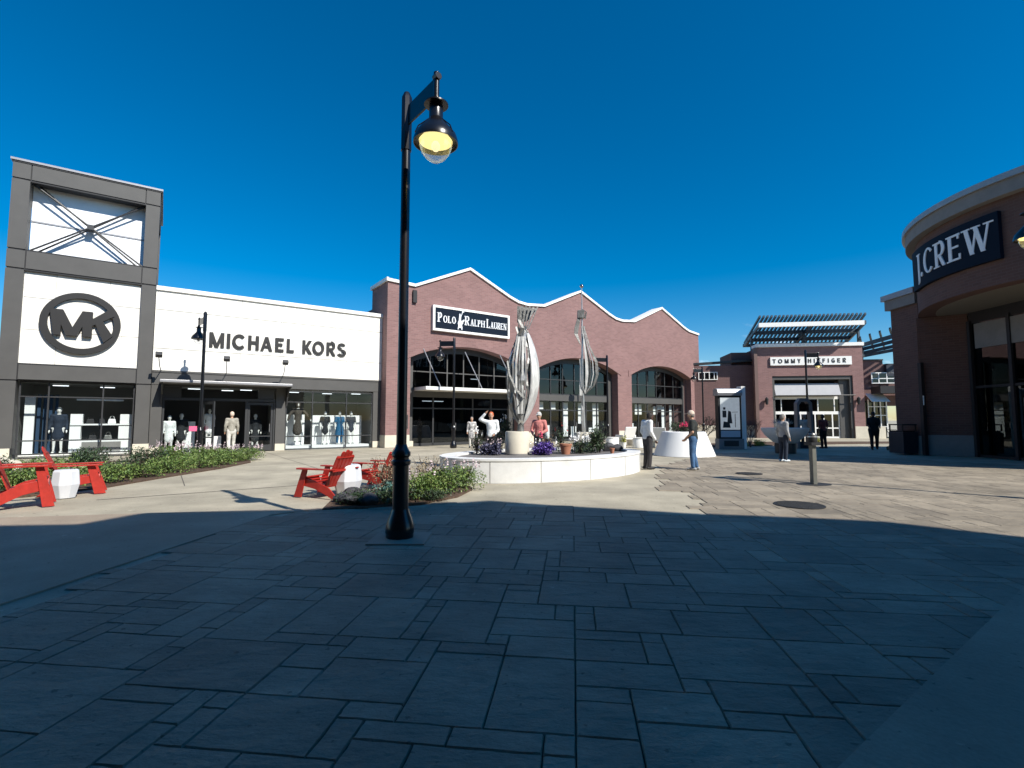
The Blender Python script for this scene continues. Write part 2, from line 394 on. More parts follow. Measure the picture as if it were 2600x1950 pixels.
tag(gb.build('paving_base', GROUT, fix=False), kind='structure')
# slate-like stamped finish: per-stone tone + layered relief
m = MATS['stamped_stone']; nn_ = m.node_tree.nodes; ll = m.node_tree.links
geo = nn_.new('ShaderNodeNewGeometry'); bs = nn_['Principled BSDF']
mrr = nn_.new('ShaderNodeMapRange'); mrr.inputs['To Min'].default_value = 0.84; mrr.inputs['To Max'].default_value = 1.16
ll.new(geo.outputs['Random Per Island'], mrr.inputs['Value'])
sca = nn_.new('ShaderNodeVectorMath'); sca.operation = 'SCALE'
src = bs.inputs['Base Color'].links[0].from_socket
ll.new(src, sca.inputs[0]); ll.new(mrr.outputs[0], sca.inputs['Scale']); ll.new(sca.outputs[0], bs.inputs['Base Color'])
tcx = nn_.new('ShaderNodeTexCoord'); mpx = nn_.new('ShaderNodeMapping'); mpx.inputs['Scale'].default_value = (1.0, 1.9, 1); mpx.inputs['Rotation'].default_value = (0, 0, R(7))
ll.new(tcx.outputs['Object'], mpx.inputs[0])
wz = nn_.new('ShaderNodeTexNoise'); wz.inputs['Scale'].default_value = 3.1; wz.inputs['Detail'].default_value = 8; wz.inputs['Roughness'].default_value = 0.62; ll.new(mpx.outputs[0], wz.inputs['Vector'])
bp0 = nn_.new('ShaderNodeBump'); bp0.inputs['Strength'].default_value = 1.0; bp0.inputs['Distance'].default_value = 0.03; ll.new(wz.outputs['Fac'], bp0.inputs['Height'])
def specks(mt):
    n = mt.node_tree.nodes; l = mt.node_tree.links; b_ = n['Principled BSDF']; src = b_.inputs['Base Color'].links[0].from_socket
    t = n.new('ShaderNodeTexCoord'); last = src
    for scl, lo_, hi_, a0, a1 in ((16, .66, .72, 1.0, .55), (.45, .38, .66, .86, 1.10), (60, .2, .8, .90, 1.10), (7, .70, .74, 1.0, 1.35)):
        z = n.new('ShaderNodeTexNoise'); z.inputs['Scale'].default_value = scl; z.inputs['Detail'].default_value = 3; l.new(t.outputs['Object'], z.inputs['Vector'])
        m_ = n.new('ShaderNodeMapRange'); m_.inputs['From Min'].default_value = lo_; m_.inputs['From Max'].default_value = hi_; m_.inputs['To Min'].default_value = a0; m_.inputs['To Max'].default_value = a1
        l.new(z.outputs['Fac'], m_.inputs['Value']); v = n.new('ShaderNodeVectorMath'); v.operation = 'SCALE'; l.new(last, v.inputs[0]); l.new(m_.outputs[0], v.inputs['Scale']); last = v.outputs[0]
    l.new(last, b_.inputs['Base Color'])
for q_ in ('stamped_stone', 'plaza_concrete', 'smooth_concrete'): specks(MATS[q_])
oldb = bs.inputs['Normal'].links[0].from_node; ll.new(bp0.outputs[0], oldb.inputs['Normal'])
tag(pv.build('stone_paving', PAVE, fix=False), kind='structure')
# smooth concrete beside the stamped paving
b = MB(); b.prism([(4.6 + 30, 4.54 + 21.6, -0.013), (4.6, 4.54, -0.013), (0.9, 1.87, -0.013), (-0.2, 1.08, -0.013), (-2, -1, -0.013), (40, -1, -0.013), (40, 26, -0.013)], (0, 0, 0.019))
tag(b.build('concrete_walk', SLAB), kind='structure')
b = MB(); b.prism([(-4.6, 1.2, -0.013), (-4.14, 4.3, -0.013), (-3.8, 7.9, -0.013), (-3.2, 8.45, -0.013), (-5.4, 8.1, -0.013), (-14, 6.5, -0.013), (-14, 1.2, -0.013)], (0, 0, 0.017))
tag(b.build('side_walk', SLAB), kind='structure')
# control joints
b = MB()
def joint(p, q, wd=0.02):
    p = Vector((*p, 0)); q = Vector((*q, 0)); d = (q - p).normalized(); n = Vector((-d.y, d.x, 0)) * wd / 2
    b.quad(*[tuple(v + Vector((0, 0, -0.0095))) for v in (p - n, q - n, q + n, p + n)])
joint((-7.82, 9.39), (-4.4, 11.8), 0.045)
for s_ in (-6.5, -3, 0.5, 4, 7.5):
    p = U * s_ + V * 13.6; q = U * s_ + V * 25.9
    joint((p.x, p.y), (q.x, q.y))
for n_ in (17.5, 21.5):
    p = U * -9 + V * n_; q = U * 10 + V * n_; joint((p.x, p.y), (q.x, q.y))
for n_ in (14, 18.5, 22):
    p = U * 12 + V * n_; q = U * 36 + V * n_; joint((p.x, p.y), (q.x, q.y))
JM = mat('dark_joint', (0.09, 0.08, 0.07), 0.9)  # plain dark colour of the control joints
o = b.build('paving_joint', JM, fix=False); tag(o, kind='structure')
b = MB(); b.prism([(-1.72, 5.62, -0.005), (-0.98, 5.62, -0.005), (-0.98, 6.1, -0.005), (-1.72, 6.1, -0.005)], (0, 0, 0.012))
mat('white_concrete_b', (0.33, 0.28, 0.22), 0.8, var=0.1)
# planting beds
def bed(name, pts, z=0.035):
    b = MB(); b.prism([(p[0], p[1], -0.013) for p in pts], (0, 0, z)); return tag(b.build(name, SOIL), kind='structure')
bedL = [(-10.6, 8.8), (-9.45, 9.7), (-8.98, 11.0), (-9.0, 12.93), (-8.93, 15.2), (-9.15, 17.4), (-9.7, 18.4), (-10.6, 19.2), (-12.4, 19.1), (-14.05, 17.9), (-17.5, 16.2), (-21, 14), (-21, 8.8)]
bedC = [(-3.15, 8.30), (-2.4, 8.5), (-1.6, 8.85), (-1.05, 9.7), (-0.85, 10.7), (-1.0, 11.3), (-1.7, 11.6), (-2.5, 11.2), (-3.0, 10.3), (-3.35, 9.3)]
bed('left_planting_bed', bedL); bed('middle_planting_bed', bedC)
bed('far_planting_bed', [(10.9, 27.0), (17, 29.5), (25, 31.5), (26, 33.5), (16, 33), (9.5, 29)])
# ================================================================== MICHAEL-type shop (left)
def arm_light(s):
    e = empty('floodlight', front(26) + U * s, FA)
    m_ = MB(); m_.tube([(0.05, -0.02, 3.62), (0, -0.55, 3.75), (-.04, -1.0, 4.1)], 0.018, 6); m_.build('arm', TRIML, e)
    m_ = MB(); m_.box(-.12, -.12, -.07, .12, .09, .09, Matrix.Translation((-.04, -1.02, 4.16)) @ Matrix.Rotation(R(-35), 4, 'X')); m_.build('lamp_head', TRIMD, e, bevel=0.015)
    return e
mk = empty('grey_and_white_shop', front(26), FA, 'white panelled shop with a grey corner tower and big display windows', 'shop building')
b = MB()
b.box(-0.4, 0.001, 3.62, 9.71, 0.4, 7.1); b.build('wall', WHITE, mk)
b = MB()
for zz in (6.26, 4.57): b.box(-0.38, -0.006, zz - .012, 9.7, 0.01, zz + .012)
for xs, z0, z1 in ((2.9, 6.27, 7.1), (4.6, 4.58, 6.25), (7.2, 4.58, 6.25), (2.9, 3.64, 4.56), (7.8, 3.64, 4.56)): b.box(xs - .008, -0.005, z0, xs + .008, 0.01, z1)
b.build('panel_seam', mat('seam', (0.30, 0.29, 0.26), 0.9), mk)
b = MB(); b.box(-0.4, -0.08, 7.1, 9.74, 0.5, 7.28); b.build('roof_edge', CAP, mk)
b = MB(); b.box(-4.9, 0.45, 3.0, 9.7, 14, 7.0); b.build('roof', TRIM, mk)
b = MB()
b.box(-0.4, 0.03, 3.0, 9.71, 0.4, 3.60); b.box(-0.4, 0.05, 0.33, 0.0, 0.4, 3.0); b.box(4.5, 0.05, 0.33, 4.93, 0.4, 3.0); b.box(9.3, 0.05, 0.33, 9.71, 0.4, 3.0)
b.box(-0.4, 0.0, 3.54, 9.71, 0.03, 3.61)
b.build('frieze', TRIM, mk)
for q in ((-0.38, 0.0, 0, 0.0, 0.45, 0.33), (4.5, 0.0, 0, 4.93, 0.45, 0.33), (9.3, 0.0, 0, 9.71, 0.45, 0.33), (-0.93, -0.14, 0, -0.39, 0.3, 0.48), (-5.3, -0.14, 0, -4.56, 0.3, 0.42)):
    b = MB(); b.box(*q); b.build('stone_base', STONE, mk)
# tower
b = MB(); Y0 = -0.12
for (x0, x1) in ((-5.05, -4.5), (-0.93, -0.4)):
    for (z0, z1) in ((0.42, 2.95), (3.0, 7.22), (7.28, 7.96), (8.02, 10.72), (10.78, 11.38)): b.box(x0 + .02, Y0, z0, x1 - .02, 0.4, z1)
b.box(-4.48, Y0, 3.02, -0.95, 0.4, 3.58); b.box(-4.48, Y0, 7.28, -0.95, 0.4, 7.96); b.box(-4.48, Y0, 10.78, -0.95, 0.4, 11.38)
for zz in (10.78, 7.28):
    b.box(-5.03, 0.42, zz, -4.6, 4.5, zz + .62); b.box(-0.85, 0.42, zz, -0.42, 4.5, zz + .62)
b.box(-5.03, 0.42, 3.02, -4.75, 4.5, 7.22); b.box(-0.7, 0.42, 7.1, -0.42, 4.5, 7.27)
for x0 in (-5.03, -0.95):
    b.box(x0, 4.0, 0, x0 + .53, 4.5, 11.38)
b.build('tower_cladding', TRIM, mk)
b = MB(); b.box(-5.0, Y0 + .03, 0.1, -4.53, 0.38, 11.36); b.box(-0.9, Y0 + .03, 0.1, -0.43, 0.38, 11.36); b.box(-4.6, Y0 + .03, 3.0, -0.85, 0.38, 3.64); b.box(-4.6, Y0 + .03, 7.2, -0.85, 0.38, 8.02); b.box(-4.6, Y0 + .03, 10.7, -0.85, 0.38, 11.37)
b.box(-5.06, Y0 - .02, 11.38, -0.39, 0.45, 11.44)
b.build('tower_joint', BLKM, mk)
b = MB(); b.box(-5.10, Y0 - .05, 11.44, -0.34, 4.6, 11.52); b.build('tower_cap', TRIML, mk)
b = MB(); b.box(-4.55, 0.02, 3.6, -0.9, 0.3, 7.22); b.build('tower_panel', WHITE, mk)
b = MB()
for zz in (6.2, 4.95): b.box(-4.5, 0.012, zz, -0.93, 0.03, zz + .016)
for xs, z0, z1 in ((-3.6, 6.2, 7.2), (-1.95, 6.2, 7.2), (-3.5, 3.65, 4.95), (-1.5, 3.65, 4.95)): b.box(xs, 0.013, z0, xs + .012, 0.03, z1)
b.build('tower_panel_seam', MATS['seam'], mk)
b = MB(); b.box(-4.52, 0.50, 8.0, -0.88, 0.60, 10.75); o = b.build('tower_screen', mat('white_screen', (0.85, 0.88, 0.92), 0.45, var=0.10, vscale=0.7, stretch=(1, 1, 3)), mk)
b = MB(); b.box(-4.52, 0.47, 9.30, -0.88, 0.50, 9.36); b.build('screen_rail', TRIML, mk)
b = MB()
for dy, dx in ((0.0, 0.0), (0.2, 0.16)):
    b.tube([(-4.45 + dx, 0.1 + dy, 10.7), (-0.95 - dx, 0.1 + dy, 8.05)], 0.034, 8); b.tube([(-4.45 + dx, 0.14 + dy, 8.05), (-0.95 - dx, 0.14 + dy, 10.7)], 0.034, 8)
b.box(-2.80, 0.05, 9.27, -2.60, 0.4, 9.47)
b.build('cross_brace', TRIMD, mk)
# tower logo: ring with the two joined letters
lg = empty('round_logo_sign', front(26) + U * -2.77 + V * -0.05 + Vector((0, 0, 5.33)), FA, 'large charcoal ring logo with the letters MK on the white tower panel', 'sign')
def polys(mb, P, ox, oz, y0, d, sxy=1.0, step=0.0009):
    for i, p in enumerate(P): mb.prism([(ox + q[0] * sxy, y0 - i * step, oz + q[1]) for q in p], (0, d + i * step, 0))
b = MB(); polys(b, arc(0, 0, 1.24, 1.24, 0, 360, .23, .23, 48), 0, 0, -0.07, 0.13, step=0.0); b.build('ring', DKLET, lg)
b = MB(); P = [[(-.95, .5), (-.60, .5), (-.60, -.52), (-.82, -.52)], [(-.82, .5), (-.56, .5), (-.10, -.52), (-.44, -.52)], [(-.40, -.52), (-.12, -.52), (.30, .5), (.02, .5)], [(.02, .5), (.34, .5), (.34, -.52), (.06, -.52)],
    [(.34, -.06), (.34, .22), (.80, .62), (1.02, .40)], [(.42, .06), (.62, .22), (1.0, -.42), (.72, -.72)]]
polys(b, P, 0, 0, -0.10, 0.14, step=.002); b.build('letters', DKLET, lg)
# main lettering
sg = empty('shop_name_sign', front(26), FA, 'black raised lettering reading MICHAEL KORS on the white panel wall', 'sign')
def sx_(c, off=0): # crop pixel -> distance along the front
    t = (380 + .2803 * c - 1300) / 1250 / .991
    return 26 * (.8151 * t + .5793) / (-.5793 * t + .8151)
for ch, a, c2 in (('M', 540, 675), ('I', 705, 725), ('C', 748, 865), ('H', 893, 990), ('A', 1005, 1112), ('E', 1138, 1215), ('L', 1243, 1308), ('K', 1385, 1470), ('O', 1475, 1582), ('R', 1603, 1683), ('S', 1698, 1780)):
    x0, x1 = sx_(a), sx_(c2); b = MB()
    polys(b, glyph(ch, x1 - x0, 0.68, 0.135, 0.135), x0, 4.78, -0.06, 0.08); b.build('letter', DKLET, sg)
# awning
b = MB(); b.box(-0.12, -1.05, 3.05, 5.0, 0.03, 3.17); b.build('awning', TRIML, mk, bevel=0.02)
for xx in (-0.06, 4.94):
    b = MB(); pr = [(xx, -0.95, 3.05), (xx, -0.5, 2.9), (xx, -0.15, 2.6), (xx, -0.02, 2.15), (xx, 0.06, 2.15), (xx, 0.06, 3.05)]; b.prism(pr, (.06, 0, 0)); b.build('awning_bracket', TRIMD, mk)
# display windows and entrance
def grid(x0, x1, z0, z1, xs, zs, t=0.05, y=0.12, d=0.07):
    b = MB(); b.box(x0, y, z0, x0 + t, y + d, z1); b.box(x1 - t, y, z0, x1, y + d, z1); b.box(x0 + t, y, z0, x1 - t, y + d, z0 + t); b.box(x0 + t, y, z1 - t, x1 - t, y + d, z1)
    for x in xs: b.box(x - t / 2, y + .002, z0 + t, x + t / 2, y + d - .002, z1 - t)
    for z in zs: b.box(x0 + t, y + .005, z - t / 2, x1 - t, y + d - .005, z + t / 2)
    return b
def window(parent, x0, x1, z0, z1, xs, zs, t=0.05, y=0.12, fm=TRIMD, gm=GLASS):
    f = grid(x0, x1, z0, z1, xs, zs, t, y).build('window', fm, parent)
    g_ = MB(); g_.quad((x0 + .01, y + .04, z0 + .01), (x1 - .01, y + .04, z0 + .01), (x1 - .01, y + .04, z1 - .01), (x0 + .01, y + .04, z1 - .01)); g_.build('pane', gm, f); return f
window(mk, -4.46, -0.95, 0.14, 2.98, (-3.62, -1.98), (2.38, 0.68))
window(mk, 4.95, 9.29, 0.02, 2.92, (6.2, 7.9), (2.36, 0.66))
b = MB(); b.box(0.02, 0.1, 2.34, 4.48, 0.2, 2.46); b.box(0.02, 0.1, 2.94, 4.48, 0.2, 3.0); b.box(0.02, 0.1, 0, 0.09, 0.2, 2.34); b.box(4.41, 0.1, 0, 4.48, 0.2, 2.34); b.box(1.40, 0.1, 0, 1.5, 0.2, 2.34); b.box(3.2, 0.1, 0, 3.3, 0.2, 2.34)
b.box(0.62, 0.11, 2.46, 0.68, 0.2, 2.94); b.box(3.72, 0.11, 2.46, 3.78, 0.2, 2.94); b.box(0.02, 0.11, 0.0, 0.62, 0.2, 0.12)
b.box(0.02, 0.12, 2.48, 0.62, 0.19, 2.93); b.box(3.78, 0.12, 2.48, 4.41, 0.19, 2.93)
fe = b.build('entrance_frame', TRIMD, mk)
b = MB(); b.quad((0.68, .15, 2.46), (3.72, .15, 2.46), (3.72, .15, 2.94), (0.68, .15, 2.94)); b.quad((0.09, .15, .12), (1.40, .15, .12), (1.40, .15, 2.34), (0.09, .15, 2.34)); b.build('pane', GLASS, fe)
def leafdoor(x0, x1, ang, hinge):
    e = MB(); e.box(0, -.03, 0.02, .09, .03, 2.3); wd = x1 - x0
    e.box(wd - .09, -.03, 0.02, wd, .03, 2.3); e.box(.09, -.03, .02, wd - .09, .03, .3); e.box(.09, -.03, 2.18, wd - .09, .03, 2.3)
    e.box(.09, -.02, .68, wd - .09, .02, .73)
    o = e.build('door', TRIMD, mk, loc=(hinge, 0.15, 0), rz=ang)
    g_ = MB(); g_.quad((.09, 0, .3), (wd - .09, 0, .3), (wd - .09, 0, 2.18), (.09, 0, 2.18)); g_.build('pane', GLASS, o)
    h_ = MB(); h_.tube([(wd - .14, -.07, .9), (wd - .14, -.07, 1.3)], .012, 6); h_.build('handle', TRIML, o)
leafdoor(0, 1.08, 0.0, 3.31)
leafdoor(0, 0.85, R(-62), 1.5)
# interior shell
b = MB()
b.box(-4.6, 3.6, 0, 9.65, 3.7, 3.5); b.box(-4.6, 0.35, 2.98, 9.65, 3.7, 3.05); b.box(-4.7, .3, 0, -4.6, 3.7, 3.0); b.box(-0.75, .45, 0, -0.6, 3.7, 3.0); b.box(9.6, .4, 0, 9.7, 3.7, 3.0); b.box(4.6, .45, 0, 4.75, 3.6, 3.0)
b.box(-4.6, .3, -.01, 9.6, 3.7, .01)
b.build('interior', INT, mk)
b = MB(); b.box(0.0, 2.6, 0.01, 4.55, 2.7, 2.97); b.build('inner_wall', INTD, mk)
for nm_, q in (('display_wall', (5.0, 1.3, 0.2, 6.1, 1.4, 1.75)), ('display_wall', (6.45, 1.3, 0.2, 9.1, 1.4, 1.72)), ('window_plinth', (5.0, .3, 0.012, 9.2, 1.5, 0.19)), ('display_wall', (-4.4, .9, 0.15, -4.1, 1.0, 2.4)),
    ('shelf', (-2.85, 0.7, 2.28, -1.35, 1.0, 2.34)), ('shelf', (-3.0, 0.6, 1.26, -1.02, 1.1, 1.32)), ('display_block', (-3.0, 0.65, 1.325, -2.62, 1.0, 1.72)), ('display_block', (-1.42, 0.65, 1.325, -1.02, 1.0, 1.72)),
    ('display_block', (-3.0, 0.6, 0.66, -2.66, 1.0, 1.22)), ('display_block', (-1.45, 0.6, 0.66, -1.02, 1.0, 1.22)), ('counter', (-3.0, 0.6, 0.15, -1.0, 1.1, 0.64)), ('window_plinth', (-4.4, 0.3, 0.02, -1.0, 1.3, 0.14))):
    b = MB(); b.box(*q); b.build(nm_, DISP, mk)
b = MB(); b.box(-2.6, 0.56, 0.2, -1.35, 0.597, 0.58); b.build('display_step', CONCG, mk)
b = MB()
for k in range(4): b.box(-4.05 + k * .17, 1.0 + .05 * k, 0.15, -3.95 + k * .17, 1.12, 2.5)
b.build('window_curtain', mat('navy_curtain', (0.01, 0.04, 0.09), 0.7), mk)
for q in ((1.7, .5, 0.02, 2.3, .9, 0.72), (0.9, 1.2, 0.02, 1.3, 1.5, 1.4)):
    b = MB(); b.box(*q); b.build('display_table', DISP, mk)
b = MB(); b.box(1.02, 0.13, 0.98, 1.32, 0.14, 1.2); b.build('door_poster', mat('pink_poster', (0.75, 0.12, 0.25), 0.6, var=.3, vscale=30), mk)
for lx, z0, nme in ((-0.15, 0, 'left end of the entrance awning'), (2.3, 0, 'middle of the entrance awning'), (4.7, 0, 'right end of the entrance awning')):
    e = arm_light(lx); tag(e, 'small box floodlight on a thin arm above the %s' % nme, 'floodlight', 'sign floodlights')
# handbags on shelf
for k, (hx, hz, hc) in enumerate(((-2.4, 1.325, BLKM), (-2.05, 1.325, BLKM), (-1.7, 1.325, DISP), (-2.3, .645, BLKM), (-1.8, .645, STEELD))):
    e = empty('handbag', front(26) + U * hx + V * 0.9 + Vector((0, 0, hz)), FA, ['black handbag on the middle shelf of the tower window, beside the white block', 'black handbag in the centre of the middle shelf of the tower window', 'white handbag on the middle shelf of the tower window', 'black handbag on the low counter of the tower window', 'grey handbag on the low counter of the tower window'][k], 'handbag', 'handbags in the tower window')
    b = MB(); b.prism([(-.14, -.05, 0), (.14, -.05, 0), (.11, -.04, .2), (-.11, -.04, .2)], (0, .1, 0)); b.build('bag_body', hc, e, bevel=.02)
    b = MB(); b.tube([(-.07, 0, .19), (-.06, 0, .29), (0, 0, .33), (.06, 0, .29), (.07, 0, .19)], .008, 5); b.build('handle', hc, e)
# ================================================================== arched brick shop (middle)
po = empty('gabled_brick_shop', front(25.3), FA, 'long brick shop with three gables and three wide arched openings', 'shop building')
S0, S1, CEN = 9.72, 37.95, (14.85, 23.93, 32.95)
top = [(S0, 9.0), (11.3, 8.92)]
for c in CEN:
    top += [(c - 3.3, 9.03), (c, 10.50), (c + 2.9, 9.22), (c + 3.6, 8.98), (c + 4.3, 8.90)]
top[-1] = (S1, 8.82)
HW, SPR, RISE = 3.75, 4.92, 0.85
def arcz(c, x):
    Rr = (HW * HW + RISE * RISE) / (2 * RISE); return SPR + RISE - Rr + math.sqrt(max(0, Rr * Rr - (x - c) ** 2))
bot = []
for c in CEN:
    bot += [(c - HW, 0)] + [(c + HW * k / 12, arcz(c, c + HW * k / 12)) for k in range(-12, 13)] + [(c + HW, 0)]
poly = [(S0, 0)] + bot + [(S1, 0)] + top[::-1]
b = MB(); b.prism([(p[0], 0, p[1]) for p in poly], (0, .85, 0)); b.build('wall', BRICK, po)
b = MB(); b.box(S0, .85, 0, S0 + .5, 2.4, 8.98); b.box(S1 - .5, .85, 0, S1, 12, 8.8); b.box(S0 + .5, 1.9, 5.9, S1 - .5, 12, 8.2); b.build('side_wall', BRICK, po)
b = MB()
for i in range(len(top) - 1):
    (x0, z0), (x1, z1) = top[i], top[i + 1]
    b.prism([(x0, -.10, z0), (x1, -.10, z1), (x1, -.10, z1 + .16), (x0, -.10, z0 + .16)], (0, 1.05, 0))
b.box(S0 - .1, -.10, 9.0, S0 - 0.001, 2.5, 9.2); b.box(S0, .95, 9.0, S0 + .5, 2.5, 9.2)
b.build('roof_edge', CAP, po)
# brick arch rings, stone bases
for c in CEN:
    b = MB()
    for k in range(-14, 14):
        x0, x1 = c + (HW + .35) * k / 14, c + (HW + .35) * (k + 1) / 14
        Rr = (HW * HW + RISE * RISE) / (2 * RISE); zc = SPR + RISE - Rr
        f = lambda x, r: zc + math.sqrt(r * r - (x - c) ** 2)
        b.prism([(x0, -.035, f(x0, Rr + .02)), (x1, -.035, f(x1, Rr + .02)), (x1, -.035, f(x1, Rr + .42)), (x0, -.035, f(x0, Rr + .42))], (0, .034, 0))
    b.build('arch_trim', BRICK, po)
for x0, x1 in ((S0 - .03, 11.08), (18.62, 20.16), (27.70, 29.18), (36.72, S1 + .03)):
    b = MB(); b.box(x0, -.05, 0, x1, .86, .66); b.build('stone_base', STONE, po)
for x0, x1 in ((11.08, 11.5), (18.2, 18.62)):
    b = MB(); b.box(x0, .4, 0, x1, .9, .3); b.build('door_plinth', STONE, po)
for i, c in enumerate(CEN):
    ga = MB(); dk = MB()
    yb = .62
    x0, x1 = c - HW, c + HW
    # jambs, transom band, arched head frame
    for xa, xb in ((x0, x0 + .42), (x1 - .42, x1)): ga.box(xa, yb, 0, xb, yb + .2, SPR)
    ga.box(x0 + .42, yb - .02, 2.78, x1 - .42, yb + .2, 3.2)
    for k in range(-12, 12):
        xa, xb = c + HW * k / 12, c + HW * (k + 1) / 12
        dk.prism([(xa, yb, arcz(c, xa) - .32), (xb, yb, arcz(c, xb) - .32), (xb, yb, arcz(c, xb) + .02), (xa, yb, arcz(c, xa) + .02)], (0, .15, 0))
    ga.build('opening_frame', TRIM, po); dk.build('arch_frame', TRIMD, po)
for i, c in enumerate(CEN):
    yb = .68; x0, x1 = c - HW + .42, c + HW - .42
    b = MB(); n_ = 6
    for k in range(n_ + 1):
        x = x0 + (x1 - x0) * k / n_; b.box(x - .035, yb, 3.2, x + .035, yb + .08, arcz(c, x) - .2)
    b.box(x0, yb + .01, 4.22, x1, yb + .07, 4.28); b.box(x0, yb, 3.2, x1, yb + .08, 3.28)
    f = b.build('window', TRIM if i == 0 else TRIMD, po)
    b = MB(); pts = [(c - 3.3, yb + .05, 3.2)] + [(c + 3.3 * k / 10, yb + .05, arcz(c, c + 3.3 * k / 10) - .15) for k in range(-10, 11)] + [(c + 3.3, yb + .05, 3.2)]
    b.bm.faces.new([b.bm.verts.new(p) for p in pts]); b.build('pane', GLASSD, f)
    b = MB()
    xs = [x0 + (x1 - x0) * k / (6 if i else 5) for k in range((7 if i else 6))]
    for x in xs: b.box(x - .045, yb, 0, x + .045, yb + .08, 2.78)
    b.box(x0, yb + .01, 2.1, x1, yb + .07, 2.18); b.box(x0, yb, 0, x1, yb + .08, .16)
    f = b.build('shop_front', TRIMD, po)
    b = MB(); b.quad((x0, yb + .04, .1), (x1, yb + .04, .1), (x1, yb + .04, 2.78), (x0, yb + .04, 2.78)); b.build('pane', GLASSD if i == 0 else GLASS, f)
    b = MB()
    for k in ((2, 3) if i else (2,)):
        b.tube([(xs[k] + .12, yb - .06, .9), (xs[k] + .12, yb - .06, 1.3)], .015, 6)
    b.build('handle', TRIML, f)
# interior
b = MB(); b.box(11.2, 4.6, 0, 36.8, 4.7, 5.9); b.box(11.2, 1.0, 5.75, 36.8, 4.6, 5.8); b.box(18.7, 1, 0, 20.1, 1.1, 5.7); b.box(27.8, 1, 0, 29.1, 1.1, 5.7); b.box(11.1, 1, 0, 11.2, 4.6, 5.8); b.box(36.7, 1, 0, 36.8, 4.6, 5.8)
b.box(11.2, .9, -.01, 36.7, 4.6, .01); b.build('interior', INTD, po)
b = MB()
for x, z0, z1, wd in ((20.9, 2.2, 2.7, 1.0), (22.3, 2.2, 2.7, .4), (23.4, .3, 2.7, .5), (25.0, 1.2, 2.7, .7), (26.4, .4, 2.7, .6), (24.2, .2, 1.0, .5), (21.8, .2, 1.1, .5), (25.9, .15, .9, .4), (29.9, 2.0, 2.7, .5), (31.2, 1.9, 2.7, .8), (33.3, 1.9, 2.6, .5), (34.3, .3, 2.6, .35), (35.3, .3, 2.7, .3), (32.4, .5, 1.3, .8), (30.5, .5, 1.2, .3), (33.9, 2.3, 2.7, .6)):
    b.box(x - wd / 2, 1.1, z0, x + wd / 2, 1.14, z1)
b.build('window_display', DISP, po)
b = MB()
for x, z in ((13.2, 2.6), (14.0, 2.6), (21.3, 4.0), (26.2, 4.05), (27.0, 4.0), (16.6, 4.1)): b.box(x - .3, 2.2, z, x + .3, 2.3, z + .04)
b.build('ceiling_light', emis('strip_light', (0.9, 0.95, 1.0), 1.6), po)
b = MB(); b.box(11.6, -.95, 3.12, 18.35, .55, 3.3); o = b.build('awning', CAP, po)
for x in (12.2, 14.9, 17.4):
    b = MB(); b.tube([(x + .3, -.9, 3.3), (x - .35, .0, 5.5)], .03, 8); b.build('awning_rod', TRIML, po)
b = MB(); b.box(11.15, -.14, 8.0, 11.38, 0, 8.7); b.build('wall_box', BLKM, po)
b = MB(); b.box(10.75, -.04, 1.0, 10.98, 0, 1.75); b.build('wall_plaque', TRIMD, po)
# shop sign with serif lettering and rider emblem
ps = empty('shop_name_board', front(25.3), FA, 'navy board in a white frame reading POLO RALPH LAUREN on the first brick gable', 'sign')
b = MB(); x0, x1, z0, z1 = 12.34, 17.64, 6.56, 8.02; t = .13
b.box(x0, -.22, z0, x1, -.02, z0 + t); b.box(x0, -.22, z1 - t, x1, -.02, z1); b.box(x0, -.22, z0 + t, x0 + t, -.02, z1 - t); b.box(x1 - t, -.22, z0 + t, x1, -.02, z1 - t); b.build('frame', CAP, ps)
b = MB(); b.box(x0 + t, -.19, z0 + t, x1 - t, -.03, z1 - t); b.build('panel', NAVY, ps)
def word(parent, txt, x, xe, z, H, Hs, y, m, serif, T, t_, gap, widths, d=.03):
    tot = sum((widths.get(c, .62) + gap) * (H if i == 0 else Hs) for i, c in enumerate(txt)); kx = (xe - x) / tot
    for i, ch in enumerate(txt):
        h_ = H if i == 0 else Hs
        wd = widths.get(ch, .62) * h_ * kx
        b = MB(); polys(b, glyph(ch, wd, h_, T * h_, t_ * h_, serif), x, z, y, d, step=.0006); b.build('letter', m, parent)
        x += wd + gap * h_ * kx
    return x
WS = {'I': .3, 'O': .78, 'P': .58, 'L': .56, 'R': .68, 'A': .74, 'H': .76, 'U': .72, 'E': .58, 'N': .76, 'M': .9, 'W': 1.1, 'C': .7, 'J': .5, '.': .2}
word(ps, 'POLO', 12.64, 13.86, 7.07, .54, .40, -.215, LETTER, True, .17, .09, .16, WS)
word(ps, 'RALPH', 14.42, 15.84, 7.07, .54, .40, -.215, LETTER, True, .16, .085, .16, WS)
word(ps, 'LAUREN', 15.94, 17.44, 7.07, .54, .40, -.215, LETTER, True, .15, .08, .16, WS)
b = MB(); P = [[(-.02, .0), (.22, .0), (.26, .28), (-.02, .25)], [(-.06, .22), (.30, .26), (.33, .42), (.02, .46)], [(.02, .40), (.16, .42), (.17, .74), (.04, .70)], [(.05, .70), (.13, .72), (.13, .84), (.05, .84)], [(.12, .62), (.15, .60), (.30, .98), (.26, 1.0)], [(.22, .96), (.36, .94), (.38, 1.02), (.24, 1.04)], [(.28, .36), (.40, .44), (.38, .54), (.26, .46)], [(-.06, -.1), (0, -.1), (.04, .1), (-.02, .1)], [(.2, -.1), (.26, -.1), (.26, .1), (.18, .1)]]
polys(b, P, 13.98, 6.86, -.215, .03, step=.001); b.build('rider_emblem', LETTER, ps)
